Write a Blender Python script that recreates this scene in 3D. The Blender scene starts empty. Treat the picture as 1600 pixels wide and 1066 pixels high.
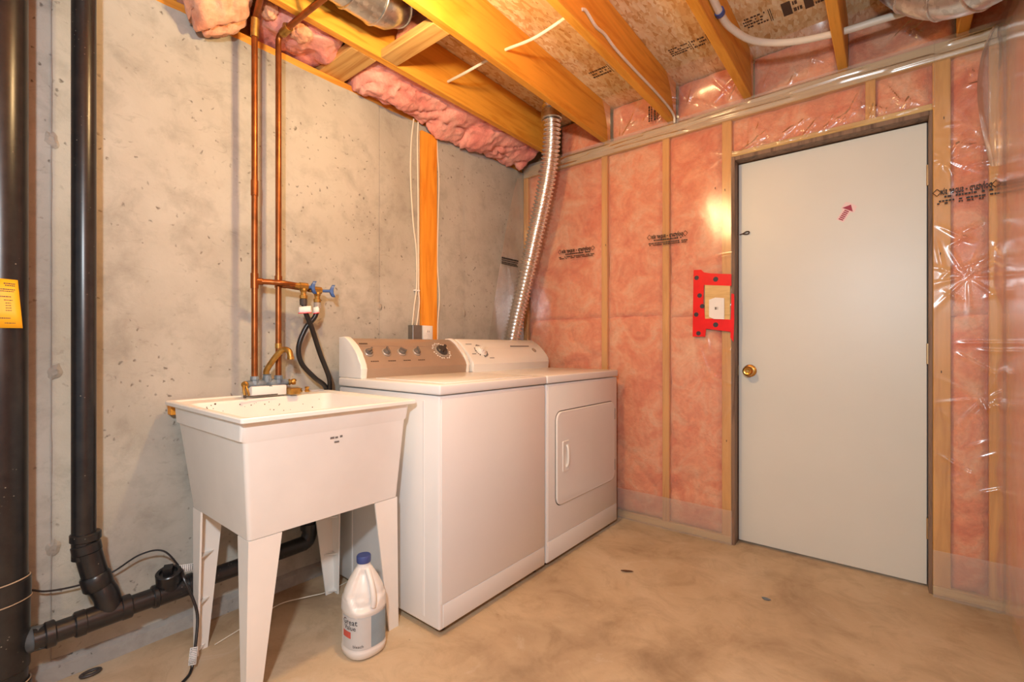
import bpy, bmesh, math, random
from mathutils import Vector, Matrix, noise

random.seed(7)
PI = math.pi
SC = bpy.context.scene
COL = SC.collection

# ------------------------------------------------------------------ camera
cam_d = bpy.data.cameras.new('camera')
cam = bpy.data.objects.new('camera', cam_d)
COL.objects.link(cam)
cam.location = (0.0, 0.0, 1.0626)
cam.rotation_euler = (PI / 2, 0.0, 0.6811)
cam_d.sensor_width = 36.0
cam_d.lens = 36.0 * 728.0 / 1600.0
cam_d.shift_y = 8.4 / 1600.0
cam_d.clip_start = 0.02
SC.camera = cam

# ------------------------------------------------------------------ light and exposure
LAMP_WARM = (-1.10, 0.97, 2.20)      # bare bulb hanging under the joists
FLASH = (-0.05, -0.25, 1.62)         # the photographer's flash, held above the camera


def point_light(name, p, watts, colr, radius):
    d = bpy.data.lights.new(name, 'POINT')
    d.energy = watts
    d.color = colr
    d.shadow_soft_size = radius
    o = bpy.data.objects.new(name, d)
    COL.objects.link(o)
    o.location = p


point_light('bulb_light', LAMP_WARM, 94.0, (1.0, 0.66, 0.30), 0.034)
point_light('flash_light', FLASH, 88.0, (0.84, 0.94, 1.0), 0.05)
w = bpy.data.worlds.new('world')
SC.world = w
w.use_nodes = True
w.node_tree.nodes['Background'].inputs[0].default_value = (0.80, 0.90, 1.0, 1)
w.node_tree.nodes['Background'].inputs[1].default_value = 0.45
vs = SC.view_settings
vs.view_transform = 'Standard'
vs.look = 'None'
vs.gamma = 1.0
vs.use_curve_mapping = False
vs.exposure = 0.18
cy = SC.cycles
cy.max_bounces = 7
cy.diffuse_bounces = 4
cy.glossy_bounces = 3
cy.transmission_bounces = 2
cy.transparent_max_bounces = 10
cy.caustics_reflective = False
cy.caustics_refractive = False


# ------------------------------------------------------------------ materials
def srgb(r, g, b):
    f = lambda c: (c / 255 / 12.92) if c / 255 <= 0.04045 else ((c / 255 + 0.055) / 1.055) ** 2.4
    return (f(r), f(g), f(b), 1)


class NT:
    def __init__(self, name):
        self.m = bpy.data.materials.new(name)
        self.m.use_nodes = True
        self.t = self.m.node_tree
        self.n = self.t.nodes
        self.b = self.n['Principled BSDF']

    def new(self, typ, **kw):
        nd = self.n.new(typ)
        for k, v in kw.items():
            if k.startswith('i_'):
                nd.inputs[k[2:].replace('_', ' ')].default_value = v
            else:
                setattr(nd, k, v)
        return nd

    def ln(self, a, ao, b, bi):
        self.t.links.new(a.outputs[ao], b.inputs[bi])

    def pos(self, scale=(1, 1, 1), rot=(0, 0, 0), loc=(0, 0, 0)):
        g = self.new('ShaderNodeNewGeometry')
        mp = self.new('ShaderNodeMapping')
        mp.inputs['Scale'].default_value = scale
        mp.inputs['Rotation'].default_value = rot
        mp.inputs['Location'].default_value = loc
        self.ln(g, 'Position', mp, 'Vector')
        return mp

    def noise(self, src, scale, detail=4, rough=0.55, dist=0.0):
        nz = self.new('ShaderNodeTexNoise')
        nz.inputs['Scale'].default_value = scale
        nz.inputs['Detail'].default_value = detail
        nz.inputs['Roughness'].default_value = rough
        nz.inputs['Distortion'].default_value = dist
        self.ln(src, 'Vector', nz, 'Vector')
        return nz

    def ramp(self, src, out, stops):
        r = self.new('ShaderNodeValToRGB')
        el = r.color_ramp.elements
        el[0].position, el[0].color = stops[0]
        el[1].position, el[1].color = stops[-1]
        for p, c in stops[1:-1]:
            e = el.new(p)
            e.color = c
        self.ln(src, out, r, 'Fac')
        return r

    def mix(self, a, b, fac, mode='MIX'):
        mx = self.new('ShaderNodeMix', data_type='RGBA', blend_type=mode)
        for s, sock in ((a, 6), (b, 7)):
            if isinstance(s, tuple) and len(s) == 4 and not hasattr(s[0], 'outputs'):
                mx.inputs[sock].default_value = s
            else:
                self.t.links.new(s, mx.inputs[sock])
        if isinstance(fac, (int, float)):
            mx.inputs[0].default_value = fac
        else:
            self.t.links.new(fac, mx.inputs[0])
        return mx.outputs[2]

    def bump(self, h, strength=0.3, dist=0.01):
        bp = self.new('ShaderNodeBump')
        bp.inputs['Strength'].default_value = strength
        bp.inputs['Distance'].default_value = dist
        self.t.links.new(h, bp.inputs['Height'])
        self.t.links.new(bp.outputs['Normal'], self.b.inputs['Normal'])
        return bp

    def base(self, c, rough=0.5, metal=0.0, spec=None):
        if isinstance(c, tuple):
            self.b.inputs['Base Color'].default_value = c
        else:
            self.t.links.new(c, self.b.inputs['Base Color'])
        self.b.inputs['Roughness'].default_value = rough
        self.b.inputs['Metallic'].default_value = metal
        if spec is not None:
            self.b.inputs['Specular IOR Level'].default_value = spec
        return self.m


def plain(name, c, rough=0.5, metal=0.0, vary=0.12, scale=14.0, bump=0.0, spec=None):
    """One colour with a fine procedural mottling."""
    t = NT(name)
    n = t.noise(t.pos(), scale, 4)
    d = tuple(max(0, v * (1 - vary)) for v in c[:3]) + (1,)
    l = tuple(min(1, v * (1 + vary)) for v in c[:3]) + (1,)
    r = t.ramp(n, 'Fac', [(0.3, d), (0.7, l)])
    t.base(r.outputs[0], rough, metal, spec)
    if bump:
        t.bump(n.outputs['Fac'], bump, 0.004)
    return t.m


def mat_concrete(name, light, dark, stain, pits=True):
    t = NT(name)
    p = t.pos()
    n1 = t.noise(p, 1.6, 6, 0.6, 0.4)
    n2 = t.noise(p, 9.0, 8, 0.65, 0.3)
    n3 = t.noise(p, 70.0, 3, 0.6)
    r1 = t.ramp(n1, 'Fac', [(0.32, dark), (0.62, light)])
    r2 = t.ramp(n2, 'Fac', [(0.30, (0.70, 0.69, 0.68, 1)), (0.52, (1, 1, 1, 1))])
    c = t.mix(r1.outputs[0], r2.outputs[0], 0.75, 'MULTIPLY')
    # small dark air pockets and scuffs
    v = t.new('ShaderNodeTexVoronoi')
    v.inputs['Scale'].default_value = 30.0
    v.inputs['Randomness'].default_value = 1.0
    wv = t.new('ShaderNodeVectorMath', operation='MULTIPLY_ADD')
    t.ln(t.noise(p, 24.0, 3), 'Color', wv, 0)
    wv.inputs[1].default_value = (0.05, 0.05, 0.05)
    t.ln(p, 'Vector', wv, 2)
    t.ln(wv, 0, v, 'Vector')
    rv = t.ramp(v, 'Distance', [(0.06, (0.9, 0.9, 0.9, 1)), (0.19, (0, 0, 0, 1))])
    rn = t.ramp(t.noise(p, 5.0, 3), 'Fac', [(0.42, (0, 0, 0, 1)), (0.56, (1, 1, 1, 1))])
    msk = t.mix(rv.outputs[0], rn.outputs[0], 1.0, 'MULTIPLY')
    if pits:
        c = t.mix(c, stain, msk)
    # scratches and form marks, stretched
    ps = t.pos(scale=(1, 1.6, 4.0), rot=(0.35, 0, 0))
    ns = t.noise(ps, 7.0, 6, 0.7, 1.2)
    rs = t.ramp(ns, 'Fac', [(0.60, (0, 0, 0, 1)), (0.74, (0.34, 0.34, 0.34, 1))])
    c = t.mix(c, stain, rs.outputs[0])
    t.base(c, 0.82, 0, 0.3)
    ad = t.new('ShaderNodeMath', operation='ADD')
    t.ln(n2, 'Fac', ad, 0)
    t.ln(n3, 'Fac', ad, 1)
    sb = t.new('ShaderNodeMath', operation='SUBTRACT')
    t.ln(ad, 'Value', sb, 0)
    t.t.links.new(msk, sb.inputs[1])
    t.bump(sb.outputs[0], 0.25, 0.006)
    return t.m


def mat_floor():
    t = NT('floor_concrete')
    p = t.pos()
    n1 = t.noise(p, 1.3, 5, 0.6, 0.6)
    n2 = t.noise(p, 6.0, 8, 0.7, 0.8)
    n3 = t.noise(p, 50.0, 4, 0.6)
    r1 = t.ramp(n1, 'Fac', [(0.34, srgb(166, 140, 112)), (0.50, srgb(200, 174, 142)), (0.70, srgb(216, 194, 166))])
    r2 = t.ramp(n2, 'Fac', [(0.30, (0.62, 0.57, 0.52, 1)), (0.52, (1, 1, 1, 1))])
    c = t.mix(r1.outputs[0], r2.outputs[0], 0.6, 'MULTIPLY')
    r3 = t.ramp(n2, 'Fac', [(0.60, (0, 0, 0, 1)), (0.75, (0.45, 0.45, 0.45, 1))])
    c = t.mix(c, srgb(222, 208, 190), r3.outputs[0])
    r4 = t.ramp(t.noise(p, 16.0, 5, 0.7), 'Fac', [(0.68, (0, 0, 0, 1)), (0.76, (0.6, 0.6, 0.6, 1))])
    c = t.mix(c, srgb(110, 84, 60), r4.outputs[0])
    t.base(c, 0.6, 0, 0.35)
    ad = t.new('ShaderNodeMath', operation='ADD')
    t.ln(n2, 'Fac', ad, 0)
    t.ln(n3, 'Fac', ad, 1)
    t.bump(ad.outputs[0], 0.18, 0.006)
    return t.m


def mat_wood(name, light, dark, axis, knots=True, rough=0.55):
    t = NT(name)
    s = {'x': (1.2, 14, 14), 'y': (14, 1.2, 14), 'z': (14, 14, 1.2)}[axis]
    oi = t.new('ShaderNodeObjectInfo')
    p = t.pos(scale=s)
    off = t.new('ShaderNodeVectorMath', operation='ADD')
    sc = t.new('ShaderNodeVectorMath', operation='SCALE')
    cb = t.new('ShaderNodeCombineXYZ')
    for k in range(3):
        t.ln(oi, 'Random', cb, k)
    t.ln(cb, 0, sc, 0)
    sc.inputs['Scale'].default_value = 37.0
    t.ln(p, 'Vector', off, 0)
    t.ln(sc, 0, off, 1)
    nz = t.new('ShaderNodeTexNoise')
    nz.inputs['Scale'].default_value = 1.6
    nz.inputs['Detail'].default_value = 7
    nz.inputs['Roughness'].default_value = 0.6
    nz.inputs['Distortion'].default_value = 1.0
    t.ln(off, 0, nz, 'Vector')
    r = t.ramp(nz, 'Fac', [(0.30, dark), (0.52, light), (0.75, tuple(min(1, v * 1.12) for v in light[:3]) + (1,))])
    c = r.outputs[0]
    if knots:
        v = t.new('ShaderNodeTexVoronoi')
        v.inputs['Scale'].default_value = 0.55
        t.ln(off, 0, v, 'Vector')
        rk = t.ramp(v, 'Distance', [(0.025, (1, 1, 1, 1)), (0.09, (0, 0, 0, 1))])
        c = t.mix(c, tuple(v * 0.35 for v in dark[:3]) + (1,), rk.outputs[0])
    t.base(c, rough, 0, 0.35)
    t.bump(nz.outputs['Fac'], 0.12, 0.004)
    return t.m


def mat_osb():
    t = NT('osb')
    p = t.pos()
    wob = t.noise(p, 14.0, 3)
    cols = []
    for k, (sx, sy, rt) in enumerate(((70, 24, 0.5), (60, 26, -0.7), (80, 22, 1.5))):
        q = t.pos(scale=(sx, sy, 20), rot=(0, 0, rt), loc=(k * 3.1, k * 1.7, 0))
        v = t.new('ShaderNodeTexVoronoi')
        v.inputs['Scale'].default_value = 1.0
        t.ln(q, 'Vector', v, 'Vector')
        cols.append(v)
    ra = t.ramp(cols[0], 'Color', [(0.1, srgb(226, 182, 126)), (0.5, srgb(248, 220, 172)), (0.9, srgb(255, 238, 204))])
    rb = t.ramp(cols[1], 'Color', [(0.1, srgb(216, 168, 110)), (0.5, srgb(244, 212, 162)), (0.9, srgb(255, 234, 196))])
    sel = t.ramp(cols[2], 'Color', [(0.45, (0, 0, 0, 1)), (0.5, (1, 1, 1, 1))])
    c = t.mix(ra.outputs[0], rb.outputs[0], sel.outputs[0])
    rw = t.ramp(wob, 'Fac', [(0.3, (0.92, 0.88, 0.82, 1)), (0.6, (1, 1, 1, 1))])
    c = t.mix(c, rw.outputs[0], 1.0, 'MULTIPLY')
    t.base(c, 0.7, 0, 0.3)
    ad = t.new('ShaderNodeMath', operation='ADD')
    t.ln(cols[0], 'Distance', ad, 0)
    t.ln(cols[1], 'Distance', ad, 1)
    t.bump(ad.outputs[0], 0.3, 0.004)
    return t.m


def mat_wool(name, a, b, c):
    t = NT(name)
    p = t.pos()
    n1 = t.noise(p, 6.5, 7, 0.62, 0.9)
    n2 = t.noise(p, 60.0, 4, 0.7, 0.5)
    r = t.ramp(n1, 'Fac', [(0.28, a), (0.50, b), (0.72, c)])
    r2 = t.ramp(n2, 'Fac', [(0.25, (0.80, 0.76, 0.76, 1)), (0.6, (1, 1, 1, 1))])
    col = t.mix(r.outputs[0], r2.outputs[0], 0.8, 'MULTIPLY')
    t.base(col, 0.95, 0, 0.1)
    t.b.inputs['Sheen Weight'].default_value = 0.3
    ad = t.new('ShaderNodeMath', operation='ADD')
    t.ln(n1, 'Fac', ad, 0)
    t.ln(n2, 'Fac', ad, 1)
    t.bump(ad.outputs[0], 0.5, 0.012)
    return t.m


def mat_poly(name, milk=0.08, gloss=0.05, crease=0.22, fres=0.7):
    """Clear polyethylene film: mostly see-through, a little milky, glossy."""
    t = NT(name)
    out = t.n['Material Output']
    tr = t.new('ShaderNodeBsdfTransparent')
    tr.inputs[0].default_value = (0.97, 0.95, 0.92, 1)
    gl = t.new('ShaderNodeBsdfGlossy')
    gl.inputs['Roughness'].default_value = 0.20
    gl.inputs['Color'].default_value = (1, 1, 1, 1)
    df = t.new('ShaderNodeBsdfDiffuse')
    df.inputs['Color'].default_value = (0.85, 0.82, 0.78, 1)
    p = t.pos(scale=(1.0, 1.0, 0.75))
    n = t.noise(p, 3.0, 2, 0.5, 0.6)
    bp = t.new('ShaderNodeBump')
    bp.inputs['Strength'].default_value = crease
    bp.inputs['Distance'].default_value = 0.02
    t.ln(n, 'Fac', bp, 'Height')
    t.ln(bp, 'Normal', gl, 'Normal')
    m1 = t.new('ShaderNodeMixShader')
    m1.inputs[0].default_value = milk
    t.ln(tr, 0, m1, 1)
    t.ln(df, 0, m1, 2)
    lw = t.new('ShaderNodeFresnel')
    lw.inputs['IOR'].default_value = 1.45
    mul = t.new('ShaderNodeMath', operation='MULTIPLY_ADD')
    t.ln(lw, 0, mul, 0)
    mul.inputs[1].default_value = fres
    mul.inputs[2].default_value = gloss * 0.35
    m2 = t.new('ShaderNodeMixShader')
    t.ln(mul, 0, m2, 0)
    t.ln(m1, 0, m2, 1)
    t.ln(gl, 0, m2, 2)
    t.ln(m2, 0, out, 'Surface')
    return t.m


def mat_pipe():
    t = NT('black_abs')
    p = t.pos()
    n = t.noise(p, 22.0, 6, 0.7)
    r = t.ramp(n, 'Fac', [(0.3, (0.008, 0.008, 0.010, 1)), (0.66, (0.022, 0.020, 0.020, 1))])
    v = t.new('ShaderNodeTexVoronoi')
    v.inputs['Scale'].default_value = 60.0
    t.ln(p, 'Vector', v, 'Vector')
    rv = t.ramp(v, 'Distance', [(0.05, (0.8, 0.8, 0.8, 1)), (0.13, (0, 0, 0, 1))])
    rn = t.ramp(t.noise(p, 8.0, 2), 'Fac', [(0.52, (0, 0, 0, 1)), (0.64, (1, 1, 1, 1))])
    msk = t.mix(rv.outputs[0], rn.outputs[0], 1.0, 'MULTIPLY')
    c = t.mix(r.outputs[0], srgb(170, 160, 145), msk)
    t.base(c, 0.30, 0, 0.5)
    return t.m


def mat_galv(name='galvanised_steel'):
    t = NT(name)
    v = t.new('ShaderNodeTexVoronoi')
    v.inputs['Scale'].default_value = 60.0
    t.ln(t.pos(), 'Vector', v, 'Vector')
    r = t.ramp(v, 'Color', [(0.1, (0.50, 0.52, 0.54, 1)), (0.9, (0.72, 0.74, 0.76, 1))])
    t.base(r.outputs[0], 0.30, 1.0)
    return t.m


def emit(name, c, s):
    t = NT(name)
    t.b.inputs['Base Color'].default_value = (0.9, 0.9, 0.9, 1)
    t.b.inputs['Emission Color'].default_value = (*c, 1)
    t.b.inputs['Emission Strength'].default_value = s
    return t.m


M = {}
M['concrete'] = mat_concrete('poured_concrete', srgb(190, 187, 178), srgb(166, 161, 150), srgb(104, 98, 90))
M['footing'] = mat_concrete('footing_concrete', srgb(176, 172, 166), srgb(146, 142, 136), srgb(84, 80, 76))
M['scuffed'] = mat_concrete('scuffed_concrete', srgb(182, 174, 162), srgb(146, 138, 128), srgb(84, 80, 74))
M['floor'] = mat_floor()
JL, JD = srgb(236, 166, 62), srgb(210, 130, 34)
M['joist'] = mat_wood('joist_pine', JL, JD, 'y')
M['joist_x'] = mat_wood('blocking_pine', srgb(216, 172, 104), srgb(184, 128, 62), 'x')
M['stud'] = mat_wood('stud_spruce', srgb(228, 170, 98), srgb(206, 142, 74), 'z')
M['plate'] = mat_wood('plate_spruce', srgb(226, 190, 128), srgb(200, 154, 92), 'x', knots=False)
M['sill'] = mat_wood('sill_pine', srgb(226, 158, 64), srgb(196, 122, 40), 'y', knots=False)
M['furring'] = mat_wood('furring_pine', srgb(240, 160, 54), srgb(214, 122, 28), 'z')
M['jamb'] = mat_wood('jamb_wood', srgb(140, 112, 92), srgb(84, 62, 50), 'z', knots=False)
M['osb'] = mat_osb()
M['sheath'] = plain('sheathing', srgb(170, 140, 100), 0.8)
M['wool'] = mat_wool('pink_wool', srgb(234, 124, 92), srgb(252, 168, 132), srgb(255, 204, 172))
M['wool_bare'] = mat_wool('pink_wool_bare', srgb(216, 120, 114), srgb(248, 164, 150), srgb(255, 196, 180))
M['wool_tan'] = mat_wool('peach_wool', srgb(214, 130, 96), srgb(244, 176, 140), srgb(252, 206, 172))
M['poly'] = mat_poly('poly_film')
M['poly2'] = mat_poly('poly_film_double', 0.22, 0.12, 0.22)
M['poly3'] = mat_poly('poly_film_loose', 0.26, 0.10, 0.15)
M['ink'] = plain('black_ink', (0.02, 0.016, 0.014, 1), 0.6)
M['ink_grey'] = plain('grey_ink', (0.16, 0.15, 0.14, 1), 0.6)
M['ink_brown'] = plain('brown_ink', (0.09, 0.05, 0.03, 1), 0.7)
M['enamel'] = plain('white_enamel', srgb(236, 234, 232), 0.22, vary=0.02, scale=3)
M['enamel2'] = plain('white_plastic', srgb(238, 236, 232), 0.35, vary=0.03, scale=4)
M['tub'] = plain('tub_plastic', srgb(240, 236, 230), 0.42, vary=0.04, scale=5)
M['console'] = plain('taupe_console', srgb(172, 150, 132), 0.35, metal=0.25, vary=0.05, scale=6)
M['grey'] = plain('grey_plastic', srgb(112, 104, 98), 0.4, vary=0.1)
M['dgrey'] = plain('dark_grey', srgb(66, 60, 58), 0.4, vary=0.15)
M['silver'] = plain('silver_ring', srgb(170, 162, 154), 0.35, metal=0.3, vary=0.05)
M['rubber'] = plain('black_rubber', (0.014, 0.012, 0.013, 1), 0.32, vary=0.2)
M['gap'] = plain('dark_gap', (0.03, 0.027, 0.025, 1), 0.8)
M['copper'] = plain('copper', srgb(148, 86, 42), 0.36, metal=0.75, vary=0.3, scale=18)
M['brass'] = plain('brass', srgb(206, 160, 84), 0.28, metal=1.0, vary=0.2, scale=30)
M['oldbrass'] = plain('weathered_brass', srgb(176, 136, 70), 0.42, metal=0.85, vary=0.35, scale=40)
M['verdigris'] = plain('blue_grey_corroded', srgb(120, 132, 142), 0.6, metal=0.25, vary=0.35, scale=45, bump=0.4)
M['blue'] = plain('blue_valve_paint', srgb(58, 96, 156), 0.4, vary=0.15)
M['abs'] = mat_pipe()
M['abs_grey'] = plain('grey_primer', srgb(84, 88, 92), 0.5, vary=0.3, scale=30)
M['cement'] = plain('beige_cement', srgb(168, 146, 124), 0.6, vary=0.2)
M['galv'] = mat_galv()
M['foil'] = plain('aluminium_foil', (0.82, 0.80, 0.78, 1), 0.22, metal=1.0, vary=0.05)
M['cable'] = plain('white_cable', srgb(236, 226, 208), 0.45, vary=0.05)
M['pex'] = plain('pex_white', srgb(232, 222, 206), 0.35, vary=0.04)
M['door'] = plain('door_paint', srgb(224, 224, 217), 0.38, vary=0.025, scale=2.2)
M['red'] = plain('red_tape', srgb(238, 18, 14), 0.3, vary=0.08)
M['white'] = plain('white_paper', srgb(244, 240, 236), 0.6, vary=0.03)
M['pinkpaper'] = plain('pale_pink_sticker', srgb(240, 214, 214), 0.5, vary=0.03)
M['magenta'] = plain('crimson_ink', srgb(158, 32, 66), 0.5, vary=0.1)
M['yellow'] = plain('yellow_card', srgb(255, 178, 28), 0.55, vary=0.03)
M['capblue'] = plain('blue_cap', srgb(62, 78, 138), 0.4, vary=0.08)
M['hdpe'] = plain('milky_plastic', srgb(234, 230, 226), 0.35, vary=0.02)
M['lab'] = plain('grey_label', srgb(206, 206, 206), 0.45, vary=0.04)
M['lab_blue'] = plain('slate_label', srgb(142, 162, 176), 0.45, vary=0.08)
M['lab_red'] = plain('red_print', srgb(208, 92, 80), 0.5)
M['lab_dark'] = plain('dark_print', srgb(52, 44, 52), 0.5)
M['porcelain'] = plain('porcelain', srgb(236, 234, 230), 0.25, vary=0.02)
M['lint'] = plain('dry_bark', srgb(92, 58, 34), 0.8)
M['hinge'] = plain('hinge_brass', srgb(190, 160, 120), 0.4, metal=0.8)
M['steel'] = plain('box_steel', srgb(140, 136, 130), 0.4, metal=0.7)


# ------------------------------------------------------------------ geometry helpers
def box(bm, x0, x1, y0, y1, z0, z1, bev=0.0, seg=2):
    r = bmesh.ops.create_cube(bm, size=1.0)
    vs_ = r['verts']
    sx, sy, sz = x1 - x0, y1 - y0, z1 - z0
    for v in vs_:
        v.co = Vector((x0 + (v.co.x + .5) * sx, y0 + (v.co.y + .5) * sy, z0 + (v.co.z + .5) * sz))
    if bev:
        es = list({e for v in vs_ for e in v.link_edges})
        bmesh.ops.bevel(bm, geom=es, offset=bev, segments=seg, affect='EDGES', profile=0.5)


def loft(bm, rings, closed=True, cap0=True, cap1=True):
    rv = [[bm.verts.new(p) for p in ring] for ring in rings]
    n = len(rv[0])
    for a, b in zip(rv[:-1], rv[1:]):
        for i in range(n if closed else n - 1):
            j = (i + 1) % n
            try:
                bm.faces.new((a[i], a[j], b[j], b[i]))
            except ValueError:
                pass
    if closed and cap0:
        bm.faces.new(list(reversed(rv[0])))
    if closed and cap1:
        bm.faces.new(rv[-1])
    return rv


def smooth_path(pts, k=8):
    pts = [Vector(p) for p in pts]
    if len(pts) < 3:
        return pts
    q = [pts[0] * 2 - pts[1]] + pts + [pts[-1] * 2 - pts[-2]]
    out = []
    for i in range(1, len(q) - 2):
        p0, p1, p2, p3 = q[i - 1], q[i], q[i + 1], q[i + 2]
        for s in range(k):
            t = s / k
            out.append(0.5 * ((2 * p1) + (p2 - p0) * t + (2 * p0 - 5 * p1 + 4 * p2 - p3) * t * t + (-p0 + 3 * p1 - 3 * p2 + p3) * t ** 3))
    out.append(pts[-1])
    return out


def tube(bm, pts, r, seg=14, caps=True):
    pts = [Vector(p) for p in pts]
    n = len(pts)
    rr = r if isinstance(r, (list, tuple)) else [r] * n
    tan = []
    for i in range(n):
        a = pts[max(i - 1, 0)]
        b = pts[min(i + 1, n - 1)]
        tan.append((b - a).normalized())
    up = Vector((0, 0, 1)) if abs(tan[0].z) < 0.9 else Vector((1, 0, 0))
    nrm = (up - tan[0] * up.dot(tan[0])).normalized()
    rings = []
    for i in range(n):
        nrm = (nrm - tan[i] * nrm.dot(tan[i])).normalized()
        bn = tan[i].cross(nrm)
        rings.append([pts[i] + rr[i] * (nrm * math.cos(2 * PI * k / seg) + bn * math.sin(2 * PI * k / seg)) for k in range(seg)])
    loft(bm, rings, True, caps, caps)


def lathe(bm, prof, c, axis=(0, 0, 1), seg=24):
    """prof: (radius, height along axis)."""
    ax = Vector(axis).normalized()
    up = Vector((0, 0, 1)) if abs(ax.z) < 0.9 else Vector((1, 0, 0))
    a = (up - ax * up.dot(ax)).normalized()
    b = ax.cross(a)
    c = Vector(c)
    rings = [[c + ax * h + max(r, 1e-4) * (a * math.cos(2 * PI * k / seg) + b * math.sin(2 * PI * k / seg)) for k in range(seg)] for r, h in prof]
    loft(bm, rings)


def rrect(cx, cy, hx, hy, r, z, n=5):
    out = []
    for (sx, sy, a0) in ((1, 1, 0), (-1, 1, PI / 2), (-1, -1, PI), (1, -1, 3 * PI / 2)):
        for k in range(n + 1):
            a = a0 + k / n * PI / 2
            out.append(Vector((cx + sx * (hx - r) + r * math.cos(a), cy + sy * (hy - r) + r * math.sin(a), z)))
    return out


def prism(bm, poly, d):
    """extrude a closed polygon (list of Vector) along vector d"""
    d = Vector(d)
    a = [bm.verts.new(p) for p in poly]
    b = [bm.verts.new(Vector(p) + d) for p in poly]
    n = len(a)
    bm.faces.new(a)
    bm.faces.new(list(reversed(b)))
    for i in range(n):
        j = (i + 1) % n
        bm.faces.new((a[i], b[i], b[j], a[j]))


def B():
    return bmesh.new()


def obj(name, bm, mat, parent=None, smooth=True, angle=35, solid=0.0):
    bmesh.ops.recalc_face_normals(bm, faces=bm.faces[:])
    me = bpy.data.meshes.new(name)
    bm.to_mesh(me)
    bm.free()
    return obj_me(name, me, mat, parent, smooth, angle, solid)


def obj_me(name, me, mat, parent=None, smooth=True, angle=35, solid=0.0):
    o = bpy.data.objects.new(name, me)
    COL.objects.link(o)
    me.materials.clear()
    me.materials.append(M[mat] if isinstance(mat, str) else mat)
    if smooth:
        me.shade_smooth()
        me.set_sharp_from_angle(angle=math.radians(angle))
    if solid:
        md = o.modifiers.new('thickness', 'SOLIDIFY')
        md.thickness = solid
        md.offset = 0
    co = [v.co for v in me.vertices]
    lo = Vector((min(c.x for c in co), min(c.y for c in co), min(c.z for c in co)))
    hi = Vector((max(c.x for c in co), max(c.y for c in co), max(c.z for c in co)))
    base = Vector(((lo.x + hi.x) / 2, (lo.y + hi.y) / 2, lo.z))
    me.transform(Matrix.Translation(-base))
    wl = base
    if parent is not None:
        o.parent = parent
        wl = base - world_of(parent)
    o.location = wl
    return o


def world_of(o):
    v = Vector((0, 0, 0))
    while o is not None:
        v += o.location
        o = o.parent
    return v


def thing(name, label, cat, loc, group=None):
    o = bpy.data.objects.new(name, None)
    COL.objects.link(o)
    o.location = loc
    o.empty_display_size = 0.1
    return tag(o, label, cat, group)


def tag(o, label, cat, group=None):
    o['label'] = label
    o['category'] = cat
    if group:
        o['group'] = group
    return o


def struct(o, label=None, cat=None):
    o['kind'] = 'structure'
    if label:
        o['label'] = label
        o['category'] = cat
    return o


def text_mesh(s, size, extrude=0.0002, bold=0.0):
    cu = bpy.data.curves.new('lettering', 'FONT')
    cu.body = s
    cu.size = size
    cu.align_x = 'CENTER'
    cu.align_y = 'CENTER'
    cu.extrude = extrude
    cu.resolution_u = 2
    cu.offset = bold
    o = bpy.data.objects.new('lettering_tmp', cu)
    COL.objects.link(o)
    dg = bpy.context.evaluated_depsgraph_get()
    me = bpy.data.meshes.new_from_object(o.evaluated_get(dg))
    bpy.data.objects.remove(o)
    bpy.data.curves.remove(cu)
    return me


def text(name, s, size, at, xdir, ydir, mat, parent, mirror=False, stretch=1.0, bold=0.0):
    me = text_mesh(s, size, bold=bold)
    x = Vector(xdir).normalized()
    y = Vector(ydir).normalized()
    z = x.cross(y)
    if mirror:
        x = -x
    mt = Matrix(((x.x * stretch, y.x, z.x, at[0]), (x.y * stretch, y.y, z.y, at[1]), (x.z * stretch, y.z, z.z, at[2]), (0, 0, 0, 1)))
    me.transform(mt)
    o = obj_me(name, me, mat, parent, smooth=False)
    return o


def fbm(p, s, o=4):
    return noise.fractal(Vector(p) * s, 0.9, 2.0, o)


# ================================================================== THE SETTING
XC = -2.072          # face of the poured concrete wall
YF = 2.686           # stud face of the framed wall
XR = 0.352           # film face of the framed wall on the right
ZJ = 2.358           # underside of the joists
ZO = 2.593           # underside of the subfloor
Y0 = -2.6            # the basement goes on behind the camera

# ---- floor
bm = B()
nx, ny = 24, 40
vs2 = []
for j in range(ny + 1):
    row = []
    for i in range(nx + 1):
        x = -2.4 + (0.9 + 2.4) * i / nx
        y = Y0 + (3.1 - Y0) * j / ny
        row.append(bm.verts.new((x, y, 0.0015 * fbm((x, y, 0), 2.0))))
    vs2.append(row)
for j in range(ny):
    for i in range(nx):
        bm.faces.new((vs2[j][i], vs2[j][i + 1], vs2[j + 1][i + 1], vs2[j + 1][i]))
floor = struct(obj('floor', bm, 'floor', smooth=True), 'tan trowelled concrete basement floor with pale and rusty stains', 'floor')

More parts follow.
